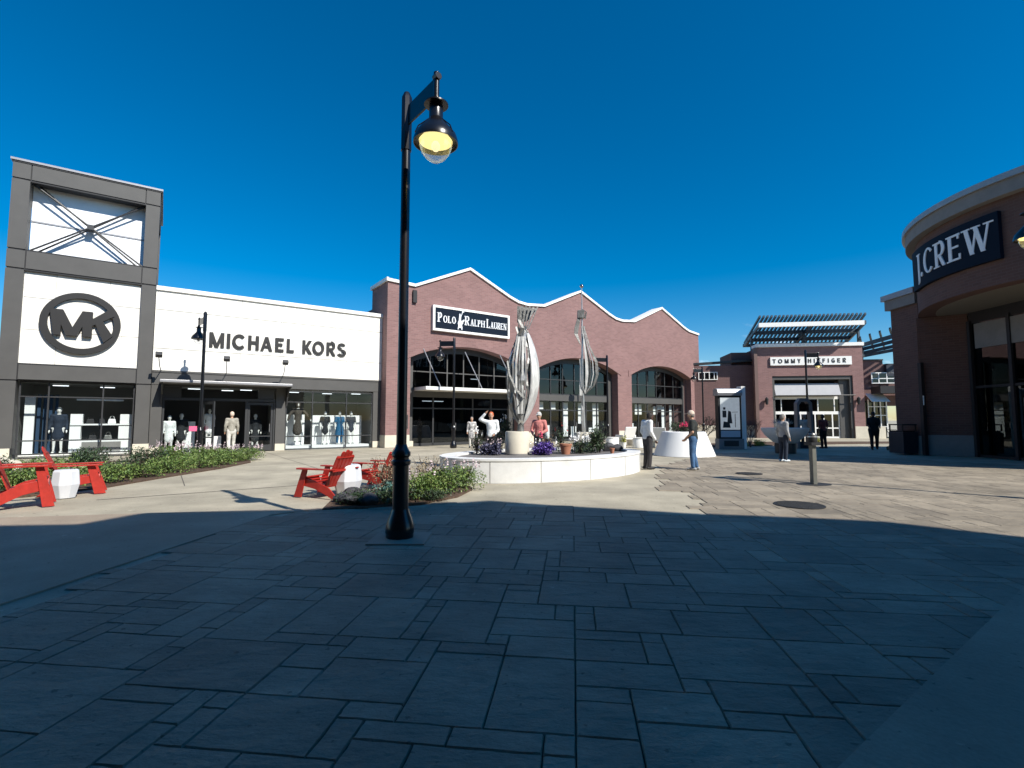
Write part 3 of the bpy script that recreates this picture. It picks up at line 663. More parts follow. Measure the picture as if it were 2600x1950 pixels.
# ================================================================== far brick shop (TOMMY)
TA = R(-8)
th_ = empty('far_brick_shop', (20.3, 40.5, 0), TA, 'far brick shop with a tall grey entrance portal and a slatted roof canopy above', 'shop building')
b = MB()
b.box(0, 0, -.3, 1.1, .6, 7.45); b.box(7.2, 0, -.3, 8.0, .6, 7.45); b.box(1.1, 0, 5.05, 7.2, .6, 7.45); b.box(0, .6, -.3, .5, 8, 7.4); b.box(7.5, .6, -.3, 8, 8, 7.4); b.box(.5, .7, 4.9, 7.5, 8, 7.1)
b.build('wall', BRICK, th_)
b = MB(); b.box(-.1, -.12, 7.45, 8.1, 1.0, 7.72); b.build('roof_edge', CAP, th_)
b = MB(); b.box(-.28, -.12, -.3, -.02, .3, 7.4); b.build('downpipe', mat('brown_pipe', (0.16, 0.10, 0.085), .6), th_)
b = MB(); b.box(7.2, -.06, -.3, 9.4, .0, .95); b.box(-5, .9, -.3, 1.1, 1.0, 1.0); b.build('stone_base', STONE, th_)
b = MB(); b.box(1.1, .1, -.3, 1.3, .55, 5.05); b.box(7.0, .1, -.3, 7.2, .55, 5.05); b.box(1.3, .1, 4.75, 7.0, .55, 5.05); b.box(6.3, .35, -.3, 7.0, .5, 4.75); b.build('portal_frame', TRIM, th_)
b = MB(); b.prism([(1.35, .0, 3.42), (1.35, .42, 4.45), (1.35, .5, 4.45), (1.35, .08, 3.42)], (4.95, 0, 0)); b.build('awning', mat('pale_awning', (0.42, 0.42, 0.43), .8, var=.05), th_)
b = MB(); b.tube([(1.2, -.1, 3.45), (7.3, -.1, 3.45)], .04, 6); b.build('awning_bar', TRIMD, th_)
b = MB(); b.box(1.35, .42, 3.15, 6.3, .5, 3.38); b.box(1.35, .42, 1.92, 6.3, .5, 2.16)
for x in (1.35, 1.85, 3.06, 4.66, 5.9): b.box(x, .42, 2.16, x + .07, .5, 3.15)
for x in (1.35, 2.1, 3.3, 4.4, 5.05, 5.7, 6.2): b.box(x, .42, 0.1, x + .09, .5, 1.92)
b.box(1.35, .42, -.05, 6.3, .5, .12); b.box(4.4, .43, .75, 6.3, .49, .85)
f = b.build('shop_front', CAP, th_)
b = MB(); b.quad((1.4, .46, 0), (6.3, .46, 0), (6.3, .46, 3.15), (1.4, .46, 3.15)); b.build('pane', GLASSD, f)
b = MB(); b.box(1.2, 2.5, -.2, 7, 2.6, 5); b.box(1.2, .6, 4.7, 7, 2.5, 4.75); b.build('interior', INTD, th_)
for q in ((-9.0, 1.0, -.3, 0, 1.6, 6.1), (8.0, .8, -.3, 9.9, 1.4, 6.3), (-1.6, 1.5, 5, 0, 5, 7.25), (9.9, .8, 2.6, 13, 1.4, 6.0)):
    b = MB(); b.box(*q); b.build('wing_wall', BRICKH, th_)
b = MB(); b.prism([(-9.0, .95, 5.95), (0, .95, 6.42), (0, .95, 6.6), (-9.0, .95, 6.12)], (0, .7, 0)); b.build('wing_roof_edge', TRIMD, th_); b = MB(); b.box(8.0, .7, 6.3, 9.9, 1.45, 6.4); b.build('wing_roof_edge', TRIMD, th_)
b = MB(); b.box(10.0, .5, 5.0, 13, .8, 6.0); b.build('wing_fascia', mat('navy_fascia', (.02, .025, .04), .6), th_)
w_ = grid(-4.5, -2.93, 4.87, 5.55, (-4.0, -3.6, -3.2), (), .06, .9).build('window', CAP, th_)
b = MB(); b.quad((-4.4, .94, 4.9), (-3, .94, 4.9), (-3, .94, 5.5), (-4.4, .94, 5.5)); b.build('pane', GLASSD, w_)
w_ = grid(8.85, 10.6, 4.4, 5.3, (9.4, 10.0), (4.8,), .07, .5).build('window', CAP, th_)
b = MB(); b.quad((8.9, .54, 4.4), (10.5, .54, 4.4), (10.5, .54, 5.3), (8.9, .54, 5.3)); b.build('pane', GLASSD, w_)
b = MB(); b.prism([(8.3, -.5, 2.9), (8.3, .5, 3.6), (8.3, .6, 3.6), (8.3, -.4, 2.9)], (1.3, 0, 0)); b.build('side_awning', CAP, th_)
b = MB()
for x in (8.5, 8.95, 9.4, 9.85): b.box(x, .55, .1, x + .07, .62, 3.1)
for z in (.9, 1.8, 2.5): b.box(8.5, .56, z, 9.9, .61, z + .06)
b.build('side_window', CAP, th_)
b = MB(); b.box(8.0, .7, 0, 10, .78, 3); b.build('side_pane', GLASSD, th_)
b = MB(); b.box(8.7, -.9, 3.55, 12.5, .4, 4.1); b.build('blade_canopy', BLKM, th_)
# wall lanterns: parts of the wall
for x in (.55, 7.45):
    b = MB(); b.box(x - .05, -.16, 3.0, x + .05, 0, 3.1); b.lathe([(.02, 3.32), (.14, 3.2), (.11, 2.75), (.04, 2.7)], 8, (x, -.22, 0)); b.build('wall_lantern', BLKM, th_)
ts = empty('long_name_sign', (20.3, 40.5, 0), TA, 'long white sign band reading TOMMY HILFIGER on the far brick shop', 'sign')
b = MB(); b.box(.97, -.14, 5.92, 7.13, -.01, 6.6); b.build('panel', CAP, ts)
xx = 1.13
for ch in 'TOMMY HILFIGER':
    wd = {'I': .1, 'O': .32, 'M': .30, 'F': .2, 'L': .2, 'E': .22}.get(ch, .25)
    if ch == ' ': xx += .36; continue
    b = MB(); polys(b, glyph(ch, wd, .34, .075, .07), xx, 6.09, -.16, .04, step=.0005); b.build('letter', DKLET, ts); xx += wd + .185
# slatted roof canopies
def canopy(name, label, NL, NR, FL, FR, n):
    e = empty(name, NL, 0, label, 'roof canopy'); NL, NR, FL, FR = [Vector(p) - Vector(NL) for p in (NL, NR, FL, FR)]
    b = MB()
    for k in range(n):
        f_ = k / (n - 1); a = NL.lerp(NR, f_); c = FL.lerp(FR, f_); d = Vector((0, 0, .16)); wd = (NR - NL).normalized() * .14
        a2 = a + Vector((0, 0, .42)) + (a - c).normalized() * .12
        b.prism([a2, a2 + wd, c + wd, c], d)
    b.build('slats', mat(name + '_paint', (.05, .075, .10), .5, var=.1), e)
    b = MB(); d = Vector((0, 0, -.34))
    b.prism([NL, NR, NR + Vector((0, .2, 0)), NL + Vector((0, .2, 0))], d); b.build('front_beam', CAP if n > 12 else MATS[name + '_paint'], e)
    b = MB()
    for f_ in (.35, .7, 1.0):
        a = NL.lerp(FL, f_); c = NR.lerp(FR, f_); b.prism([a, c, c + Vector((0, .2, 0)), a + Vector((0, .2, 0))], Vector((0, 0, -.3)))
    for p, q in ((NL, FL), (NR, FR), (NL.lerp(NR, .5), FL.lerp(FR, .5))): b.prism([p, q, q + Vector((.15, 0, 0)), p + Vector((.15, 0, 0))], Vector((0, 0, -.26)))
    b.build('rafters', MATS[name + '_paint'], e)
    b = MB()
    for p in (NL.lerp(FL, .5), NR.lerp(FR, .3), NL.lerp(NR, .5).lerp(FL.lerp(FR, .5), .4)): b.box(p.x, p.y, p.z - 2.6, p.x + .16, p.y + .16, p.z - .2)
    b.build('post', MATS[name + '_paint'], e)
    return e
canopy('slatted_canopy', 'dark slatted canopy with a white front beam above the far brick shop', (19.9, 39.2, 9.25), (27.6, 38.1, 9.25), (22.3, 47.0, 8.75), (31.2, 45.8, 8.8), 27)
canopy('side_canopy', 'dark slatted canopy rising behind the right curved brick shop', (28.6, 40.2, 7.7), (32.4, 36.5, 9.0), (33.0, 46.0, 7.6), (38, 42, 8.6), 9)
# ================================================================== curved brick shop (right)
CX, CY, RW = 21.5, 16.6, 5.85
jc = empty('curved_brick_shop', (CX, CY, 0), 0, 'shaded brick shop with a curved drum front, grey cornice and deep entrance recess', 'shop building')
def ringseg(b, r0, r1, z0, z1, a0, a1, n=40):
    pts = []
    for i in range(n + 1):
        a = R(a0 + (a1 - a0) * i / n); c, s_ = math.cos(a), math.sin(a)
        pts.append([b.bm.verts.new((r * c, r * s_, z)) for r, z in ((r0, z0), (r1, z0), (r1, z1), (r0, z1))])
    for i in range(n):
        for k in range(4): b.bm.faces.new((pts[i][k], pts[i + 1][k], pts[i + 1][(k + 1) % 4], pts[i][(k + 1) % 4]))
    b.bm.faces.new(pts[0]); b.bm.faces.new(pts[-1][::-1])
BRC = bpy.data.materials.new('drum_brick')
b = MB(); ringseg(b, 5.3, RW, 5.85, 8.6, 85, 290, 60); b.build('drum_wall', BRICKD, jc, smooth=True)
b = MB(); ringseg(b, 5.2, 6.15, 8.6, 9.05, 85, 290, 60); b.build('cornice', CONCG, jc, smooth=True)
b = MB(); ringseg(b, 5.1, 6.25, 9.05, 9.25, 85, 290, 60); b.build('cornice_cap', TRIML, jc, smooth=True)
b = MB(); b.lathe([(5.3, 5.84), (5.3, 5.95)], 60); b.build('soffit', mat('grey_soffit', (.20, .18, .145), .8), jc)
b = MB(); b.lathe([(5.2, 8.7), (5.2, 8.8)], 60); b.build('drum_roof', CONCG, jc)
# side block with the far corner
def L(x, y): return (x - CX, y - CY)
def wall(b, p, q, z0, z1, t=.3):
    p = Vector((*L(*p), 0)); q = Vector((*L(*q), 0)); d = (q - p).normalized(); n = Vector((-d.y, d.x, 0)) * t
    b.prism([p + Vector((0, 0, z0)), q + Vector((0, 0, z0)), q + n + Vector((0, 0, z0)), p + n + Vector((0, 0, z0))], (0, 0, z1 - z0))
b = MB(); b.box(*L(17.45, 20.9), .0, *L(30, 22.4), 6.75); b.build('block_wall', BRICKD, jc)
b = MB(); b.box(*L(17.3, 20.85), 6.5, *L(30, 22.55), 6.95); b.build('block_cornice', CONCG, jc)
b = MB(); b.box(*L(17.2, 20.8), 6.95, *L(30, 22.65), 7.2); b.build('block_cap', TRIML, jc)
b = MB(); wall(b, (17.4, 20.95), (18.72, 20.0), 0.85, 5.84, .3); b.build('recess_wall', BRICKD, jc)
b = MB(); wall(b, (17.37, 20.9), (18.70, 19.94), 0.0, .85, .34); b.box(*L(17.38, 20.8), 0, *L(17.6, 22.45), .8); b.build('stone_base', mat('blue_grey_stone', (.22, .22, .21), .85, var=.1), jc)
b = MB(); b.box(*L(17.28, 20.72), 0, *L(17.42, 20.88), 3.9); b.build('downpipe', BLKM, jc)
b = MB(); b.box(*L(17.30, 20.68), 2.1, *L(17.32, 20.72), 2.5); b.build('door_bell', DISP, jc)
# storefront in the recess
SF = [(18.72, 19.97), (18.6, 15.5), (18.2, 11.5)]
b = MB()
wall(b, SF[0], SF[1], 0, .1, .1); wall(b, SF[0], SF[1], 5.4, 5.84, .1); wall(b, SF[0], SF[1], 2.75, 2.85, .1)
for y in (19.9, 18.3, 17.2, 16.0, 14.5, 13): b.box(*L(18.62, y - .06), 0, *L(18.78, y + .06), 5.5)
fr_ = b.build('shop_front', BLKM, jc)
b = MB(); wall(b, (18.74, 19.9), (18.62, 12), .1, 5.5, .01); b.build('pane', GLASSD, fr_)
b = MB(); wall(b, (18.68, 19.7), (18.66, 17.3), 4.35, 5.35, .03); b.build('sign_panel', CONCG, jc)
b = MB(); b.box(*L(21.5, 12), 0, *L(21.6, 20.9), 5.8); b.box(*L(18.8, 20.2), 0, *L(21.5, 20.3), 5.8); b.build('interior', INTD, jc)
b = MB(); b.tube([(18.9 - CX, 19.3 - CY, 0.2), (18.9 - CX, 19.3 - CY, 3.4), (18.9 - CX, 19.3 - CY, 3.5)], [.11, .11, .16], 12); b.tube([(18.9 - CX, 19.3 - CY, 2.8), (18.85 - CX, 16 - CY, 2.9)], .05, 8); b.build('display_rail', TRIML, jc)
b = MB(); b.box(*L(19.1, 16.6), .95, *L(19.9, 17.9), 1.35); b.build('counter', TRIML, jc)
b = MB(); b.box(*L(17.6, 21.3), 5.0, *L(30, 22.2), 5.0 + 1.2); b.build('block_core', BRICKD, jc)
# curved sign
js = empty('curved_name_sign', (CX, CY, 0), 0, 'curved dark navy sign with silver serif letters reading J.CREW', 'sign')
b = MB(); ringseg(b, RW + .01, RW + .16, 6.65, 8.2, 149, 191.5, 30); b.build('panel', NAVY, js, smooth=True)
RS = RW + .165
x = 0.0; total = 0
seq = 'J.CREW'; H_ = .92
W2 = {'J': .42, '.': .16, 'C': .72, 'R': .62, 'E': .58, 'W': 1.05}
a_start = 155.6
for ch in seq:
    wd = W2[ch] * H_ * .92
    b = MB()
    for i, p in enumerate(glyph(ch, wd, H_, .145, .07, True)):
        pr = []
        ns = [p]
        out = []
        r0 = RS + .02 + i * .0006
        vs = []
        for (px_, pz_) in p:
            ang = R(a_start) + (x + px_) / RS
            vs.append(((math.cos(ang), math.sin(ang)), 7.03 + pz_))
        a_ = [b.bm.verts.new((v[0][0] * r0, v[0][1] * r0, v[1])) for v in vs]
        c_ = [b.bm.verts.new((v[0][0] * (RS - .01), v[0][1] * (RS - .01), v[1])) for v in vs]
        b.bm.faces.new(a_); b.bm.faces.new(c_[::-1])
        for k in range(len(a_)): b.bm.faces.new((a_[k], c_[k], c_[(k + 1) % len(a_)], a_[(k + 1) % len(a_)]))
    b.build('letter', LETTER, js); x += wd + (.15 if ch != 'J' else .02) * H_
# ================================================================== the building behind the viewer (casts the foreground shade)
bb = empty('tall_shade_building', (0, 0, 0), 0, 'tall brick building behind the viewer whose shade covers the near paving', 'building')
roofline = [(-30, -1.75), (2.4, -1.7), (3.5, -1.6), (3.8, -.7), (6.3, -.45), (7, 0), (8.8, .35), (9.3, .55), (10.4, .07), (13, -.84), (14, -1.06), (15.2, -1.4), (15.6, -2.1), (16.1, -2.55), (24, -6.5), (24, -22), (-30, -22)]
b = MB(); b.prism([(p[0], p[1], 0) for p in roofline], (0, 0, 12.0)); b.build('wall', BRICKD, bb)
b = MB()
for x in range(-26, 2, 4): b.box(x, -1.80, 1, x + 2.4, -1.745, 3.4); b.box(x, -1.80, 6, x + 2.4, -1.745, 8.4)
b.build('window', TRIMD, bb)
# ================================================================== STREET LAMPS
def make_lamp(label):
    e = empty('street_lamp', (0, 0, 0), 0, label, 'street lamp', 'black street lamps of the plaza')
    b = MB(); b.lathe([(.165, .0), (.165, .06), (.175, .08), (.17, .15), (.145, .23), (.115, .31), (.10, .36)], 10); b.build('base', BLACK, e, smooth=True)
    b = MB(); b.lathe([(.095, .34), (.095, .90), (.118, .92), (.118, .955), (.095, .975), (.095, 1.0), (.112, 1.02), (.112, 1.06), (.085, 1.10), (.064, 1.16)], 24); b.build('lower_shaft', BLACK, e, smooth=True)
    b = MB(); b.lathe([(.062, 1.14), (.055, 5.05)], 20); b.lathe([(.068, 5.0), (.068, 5.72), (.035, 5.80)], 8); b.build('pole', BLACK, e, smooth=True)
    b = MB(); b.prism([(.05, -.012, 5.33), (.72, -.012, 5.33), (.72, -.012, 5.60), (.05, -.012, 5.60)], (0, .024, 0)); b.tube([(.72, 0, 5.28), (.72, 0, 5.66)], .035, 10); b.tube([(.69, 0, 5.60), (.77, 0, 5.60)], .045, 8); b.build('arm', BLACK, e, bevel=.004)
    b = MB(); b.lathe([(.045, 5.34), (.045, 5.27), (.14, 5.26), (.14, 5.245), (.08, 5.24), (.08, 5.08), (.09, 5.06), (.10, 5.04), (.235, 4.87), (.255, 4.80), (.255, 4.765), (.245, 4.765), (.245, 4.80), (.16, 4.87), (.05, 4.89)], 32, (.72, 0, 0), caps=False)
    s_ = b.build('lamp_shade', BLACK, e, smooth=True)
    b = MB()
    for k in range(3):
        a = k * 2.1 + .3; b.tube([(.72 + .09 * math.cos(a), .09 * math.sin(a), 5.05), (.72 + .21 * math.cos(a), .21 * math.sin(a), 4.93), (.72 + .245 * math.cos(a), .245 * math.sin(a), 4.84)], .008, 6)
    b.build('shade_rod', BLACK, s_)
    b = MB(); b.lathe([(.0, 4.868), (.14, 4.865), (.192, 4.79)], 28, (.72, 0, 0), caps=False); b.build('reflector', GLOW, e, smooth=True)
    b = MB(); b.lathe([(.19, 4.80), (.185, 4.72), (.155, 4.64), (.10, 4.575), (.04, 4.54), (0, 4.535)], 28, (.72, 0, 0), caps=False); b.build('globe', GLOBE, e, smooth=True)
    b = MB(); b.lathe([(0, 4.79), (.03, 4.785), (.05, 4.75), (.05, 4.71), (.03, 4.68), (0, 4.67)], 14, (.72, 0, 0), caps=False); b.build('bulb', GLOWC, e, smooth=True)
    return e
L0 = make_lamp('x')
LAMPS = [((-1.42, 6.36, 0), R(-50), 'tall black street lamp on the shaded paving in the foreground'),
 ((-12.55, 19.9, 0), R(138), 'black street lamp by the flower bed in front of the MICHAEL KORS lettering'),
 ((-3.10, 26.2, 0), R(175), 'black street lamp standing in front of the left brick arch with the awning'),
 ((6.50, 33.5, 0), R(190), 'black street lamp against the right half of the middle brick arch'),
 ((15.9, 41.0, 0), R(190), 'thin black street lamp just past the right end of the gabled brick shop'),
 ((18.6, 31.0, 0), R(-5), 'black street lamp before the far brick shop, head under its white sign'),
 ((10.44, 8.92, 0), R(180), 'black street lamp by the curved brick shop at the right edge')]
for i, (p, a, lb) in enumerate(LAMPS):
    o = place(L0 if i == 0 else copy_tree(L0), p, a, lb)
    if i == 0: o.scale = (1.06, 1.06, 1.018)
    if i in (1, 2, 3, 4):          # these four lamps are off in the photograph
        for c_ in children(o):
            if c_.name.split('.')[0] in ('reflector', 'bulb'):
                c_.material_slots[0].link = 'OBJECT'; c_.material_slots[0].material = TRIML
fp = MB(); fp.prism([(-1.75, 6.0, -.01), (-1.05, 6.0, -.01), (-1.05, 6.62, -.01), (-1.75, 6.62, -.01)], (0, 0, .028)); tag(fp.build('lamp_footing', MATS['white_concrete_b']), kind='structure')
# ================================================================== ROUND SEAT WALL WITH SCULPTURES
PC = Vector((1.0, 14.25, 0))
pw = empty('oval_planter_wall', PC, R(35.4), 'low oval white concrete seat wall around the sculptures', 'planter wall')
b = MB(); n = 72; A_, B_ = 3.25, 2.0
rings = []
for k in range(n):
    t = 2 * math.pi * k / n; c, s_ = math.cos(t), math.sin(t)
    rings.append([b.bm.verts.new(p) for p in ((A_ * c, B_ * s_, -.01), (A_ * c, B_ * s_, .50), ((A_ + .02) * c, (B_ + .02) * s_, .51), ((A_ + .02) * c, (B_ + .02) * s_, .56), ((A_ - .38) * c, (B_ - .38) * s_, .56), ((A_ - .38) * c, (B_ - .38) * s_, .40))])
for k in range(n):
    for q in range(5): b.bm.faces.new((rings[k][q], rings[(k + 1) % n][q], rings[(k + 1) % n][q + 1], rings[k][q + 1]))
b.build('wall', CONC, pw, smooth=True)
b = MB()
for k in range(14):
    t = 2 * math.pi * (k + .35) / 14; c, s_ = math.cos(t), math.sin(t); tx, ty = -A_ * s_, B_ * c; L_ = math.hypot(tx, ty); tx, ty = tx / L_ * .007, ty / L_ * .007
    x, y = A_ * c * 1.0015, B_ * s_ * 1.0015
    b.prism([(x - tx, y - ty, 0), (x + tx, y + ty, 0), (x + tx, y + ty, .5), (x - tx, y - ty, .5)], (-c * .02, -s_ * .02, 0))
b.build('wall_joint', CONCG, pw)
b = MB(); b.bm.faces.new([b.bm.verts.new(((A_ - .37) * math.cos(2 * math.pi * k / 48), (B_ - .37) * math.sin(2 * math.pi * k / 48), .50)) for k in range(48)]); b.build('inner_floor', mat('planter_floor', (.16, .15, .145), .85, var=.2), pw)
def pedestal(loc, r, h, label):
    e = empty('round_pedestal', loc, 0, label, 'pedestal', 'cream pedestals of the sculptures')
    b = MB(); b.lathe([(r, 0), (r, h - .03), (r - .02, h), (0, h)], 40, caps=False); b.build('drum', STONE, e, smooth=True)
    b = MB(); b.lathe([(r + .012, 0), (r + .012, .04)], 40); b.build('foot', CONCG, e)
pedestal((.15, 14.2, .5), .345, .66, 'cream drum pedestal under the tall ribbed steel leaf sculpture')
pedestal((2.25, 15.5, .5), .32, .60, 'cream drum pedestal behind the bushes, under the slim steel sculpture')
def strip(b, pts, wdir, wd, th):
    """flat bar following pts"""
    pts = [Vector(p) for p in pts]; wdir = Vector(wdir).normalized(); n = len(pts); R_ = []
    for i, p in enumerate(pts):
        t = (pts[min(i + 1, n - 1)] - pts[max(i - 1, 0)]).normalized(); nn = t.cross(wdir).normalized() * th / 2
        w2 = wd[i] if isinstance(wd, list) else wd; ww = wdir * w2 / 2
        R_.append([b.bm.verts.new(q) for q in (p - ww - nn, p + ww - nn, p + ww + nn, p - ww + nn)])
    for i in range(n - 1):
        for k in range(4): b.bm.faces.new((R_[i][k], R_[i][(k + 1) % 4], R_[i + 1][(k + 1) % 4], R_[i + 1][k]))
    b.bm.faces.new(R_[0][::-1]); b.bm.faces.new(R_[-1])
random.seed(11)
s1 = empty('steel_leaf_sculpture', (.15, 14.2, 1.16), 0, 'tall ribbed steel sculpture shaped like a closed leaf with a flared square top', 'sculpture')
def leafpt(f_, ang, rx=.46, ry=.34):
    z = .15 + 2.9 * f_; rr = math.sin(math.pi * min(1, f_ ** .92)) ** .75
    return (.10 + .10 * f_ + rx * rr * math.cos(ang), ry * rr * math.sin(ang), z)
b = MB(); b.lathe([(.10, 0), (.07, .5), (.05, 3.0)], 12, (.1, 0, 0)); b.build('core_post', STEELD, s1, smooth=True)
for k, ang in enumerate([R(a) for a in (-175, -158, -140, -122, -105, -88, -72, 20, 60, 100, 140, 180)]):
    b = MB(); wob = random.uniform(-.06, .06)
    strip(b, [Vector(leafpt(i / 18, ang)) + Vector((wob * math.sin(i * .9 + k), .03 * math.sin(i * 1.7 + k * 2), 0)) for i in range(0, 19)], (-math.sin(ang), math.cos(ang), 0), .055 + .035 * (k % 3), .012)
    b.build('rib', STEEL if k % 2 else STEELD, s1)
b = MB()   # big smooth blade on the right
NA = 8; NZ = 24; g0 = []
for i in range(NZ + 1):
    f_ = i / NZ; row = []
    for j in range(NA + 1):
        ang = R(-62 + 92 * j / NA); p = leafpt(f_ * .93, ang, .50, .38); row.append(b.bm.verts.new(p))
    g0.append(row)
for i in range(NZ):
    for j in range(NA): b.bm.faces.new((g0[i][j], g0[i][j + 1], g0[i + 1][j + 1], g0[i + 1][j]))
o = b.build('blade', mat('pale_steel', (.66, .66, .63), .45, metal=.3, var=.5, vscale=2.6, bump=.6, bscale=7, stretch=(2.2, 2.2, .5)), s1, smooth=True); md = o.modifiers.new('solid', 'SOLIDIFY'); md.thickness = .012
b = MB(); strip(b, [(-.28, -.30, 2.0), (-.22, -.36, 1.6), (-.05, -.38, 1.2), (.18, -.36, .95), (.02, -.32, .7)], (.5, .2, .5), .06, .015)
strip(b, [(-.02, -.20, 3.0), (.05, -.26, 2.75), (.16, -.3, 2.95), (.05, -.2, 3.2)], (.7, .2, 0), .08, .012); b.build('cross_band', STEELD, s1)
for k in range(5):
    b = MB(); x = -.20 + .09 * k; strip(b, [(x * .5 + .1, -.26, .5), (x + .08, -.33, 1.2), (x + .08, -.34, 2.0), (x * .6 + .12, -.28, 2.7)], (1, .15, 0), .04 + .015 * (k % 2), .02); b.build('front_bar', MATS['pale_steel'] if k % 2 else STEEL, s1)
b = MB()
for k in range(6):
    xa, xb = .03 + k * .055, .0 + k * .115
    b.prism([(xa, -.10, 2.95), (xa + .035, -.10, 2.95), (xb + .05, -.14 + .03 * k, 3.62 + .02 * (k % 2)), (xb, -.15 + .03 * k, 3.62)], (0, .02, 0))
b.prism([(.0, -.02, 3.15), (.30, .0, 3.2), (.60, .1, 3.6), (.0, -.02, 3.64)], (0, .02, 0))
b.build('flared_top', STEELD, s1)
s2 = empty('steel_spire_sculpture', (2.25, 15.5, 1.10), 0, 'slim steel sculpture with a thin rod and ball on top, behind the leaf sculpture', 'sculpture')
b = MB(); b.tube([(0, 0, 0), (-.02, 0, 1.3), (-.02, 0, 4.6)], [.06, .045, .012], 8); b.build('core_post', STEEL, s2, smooth=True)
b = MB(); bmesh.ops.create_icosphere(b.bm, subdivisions=3, radius=.065, matrix=Matrix.Translation((-.02, 0, 4.66))); b.build('ball', mat('mirror_ball', (.5, .5, .5), .15, metal=1), s2, smooth=True)
for k, (w_, sgn) in enumerate(((.10, 1), (.20, 1), (.30, 1), (.42, 1), (-.06, 1))):
    b = MB(); strip(b, [(-.03 + .02 * k, -.05, 3.35), (w_ * .45, -.1, 2.7), (w_ * .95, -.12, 2.2), (w_, -.12, 1.8), (w_ * .75, -.1, 1.45), (.05, -.04, 1.2)], (math.cos(k), -math.sin(k), 0), [.02, .05, .09, .09, .06, .03], .012); b.build('blade', STEELD if k % 2 else MATS['pale_steel'], s2)
b = MB(); strip(b, [(-.08, -.05, 1.15), (-.08, -.06, 2.3)], (1, 0, 0), .09, .02); b.build('front_bar', MATS['pale_steel'], s2)
b = MB(); b.box(-.16, -.1, 3.62, .05, .1, 3.86); strip(b, [(-.1, -.05, 3.7), (-.20, -.05, 3.3), (-.22, -.05, 3.1), (-.08, -.05, 2.75)], (1, .3, 0), [.1, .14, .12, .02], .02); strip(b, [(0, 0, 3.9), (.12, 0, 3.82), (.08, 0, 3.6)], (.5, .5, 0), .05, .02); b.build('top_knot', STEELD, s2)
b = MB(); strip(b, [(-.03, 0, .95), (-.02, -.05, .7), (-.06, -.1, .35), (0, -.1, .02)], (1, 0, 0), [.05, .09, .06, .09], .02); b.build('lower_blade', STEEL, s2)
# ================================================================== PLANTS
def leafcloud(b, n, shape, size, squash=1.0, rng=random, mindex=0):
    for _ in range(n):
        p = shape(); s_ = size * rng.uniform(.55, 1.35)
        M = Matrix.Rotation(rng.uniform(0, 6.28), 3, 'Z') @ Matrix.Rotation(rng.uniform(-1.1, 1.1), 3, 'X') @ Matrix.Rotation(rng.uniform(-.6, .6), 3, 'Y')
        q = [M @ Vector(v) * s_ + p for v in ((0, -.5, 0), (.28, -.05, .08), (0, .6, 0), (-.28, -.05, .08))]
        f = b.bm.faces.new([b.bm.verts.new(v) for v in q]); f.material_index = mindex
def mound(r, h, rng=random, lumps=7):
    cs = [(Vector((rng.uniform(-.55, .55) * r, rng.uniform(-.55, .55) * r, rng.uniform(.25, .6) * h)), rng.uniform(.35, .6)) for _ in range(lumps)]
    def f():
        c, k = rng.choice(cs)
        while True:
            d = Vector((rng.gauss(0, 1), rng.gauss(0, 1), rng.gauss(0, 1))).normalized() * (rng.random() ** .35)
            p = c + Vector((d.x * r * k, d.y * r * k, d.z * h * k))
            if p.z > 0.01: return p
    return f
def make_shrub(name, r, h, lm, n=900, size=.06, flowers=None, seed=1, label='x', group=None, tw=9):
    rng = random.Random(seed)
    e = empty(name, (0, 0, 0), 0, label, 'shrub', group)
    b = MB(); sh = mound(r, h, rng, 9); leafcloud(b, n, sh, size, rng=rng)
    b.build('foliage', lm, e, fix=False)
    b = MB()
    for k in range(tw):
        a = rng.uniform(0, 6.28); q = rng.uniform(.3, .85); b.tube([(0, 0, -.02), (.4 * q * r * math.cos(a), .4 * q * r * math.sin(a), .45 * h), (q * r * math.cos(a), q * r * math.sin(a), h * rng.uniform(.7, 1.02))], [.01, .007, .003], 4)
    b.build('stem', TWIG, e)
    if flowers:
        b = MB()
        for k in range(flowers[1]):
            a = rng.uniform(0, 6.28); q = rng.random() ** .6; x, y = q * r * .95 * math.cos(a), q * r * .95 * math.sin(a); z0 = h * (.75 + .25 * (1 - q)); hh = rng.uniform(.06, .20)
            for j in range(7):
                p = Vector((x + rng.uniform(-.015, .015), y + rng.uniform(-.015, .015), z0 + hh * j / 6)); s_ = .02
                M = Matrix.Rotation(rng.uniform(0, 6), 3, 'Z') @ Matrix.Rotation(rng.uniform(0, 3), 3, 'X')
                b.bm.faces.new([b.bm.verts.new(M @ Vector(v) * s_ + p) for v in ((-1, -.7, 0), (1, -.7, 0), (1, .7, 0), (-1, .7, 0))])
        b.build('flowers', flowers[0], e, fix=False)
    return e
GB = 'low shrubs in the left planting bed'
protos = [make_shrub('flowering_shrub', .62, .46, LEAF, 1500, .055, (FLOW, 18), 3, group=GB), make_shrub('green_shrub', .6, .42, LEAF, 1500, .055, None, 5, group=GB), make_shrub('dark_shrub', .62, .55, LEAFD, 1400, .06, None, 7, group=GB)]
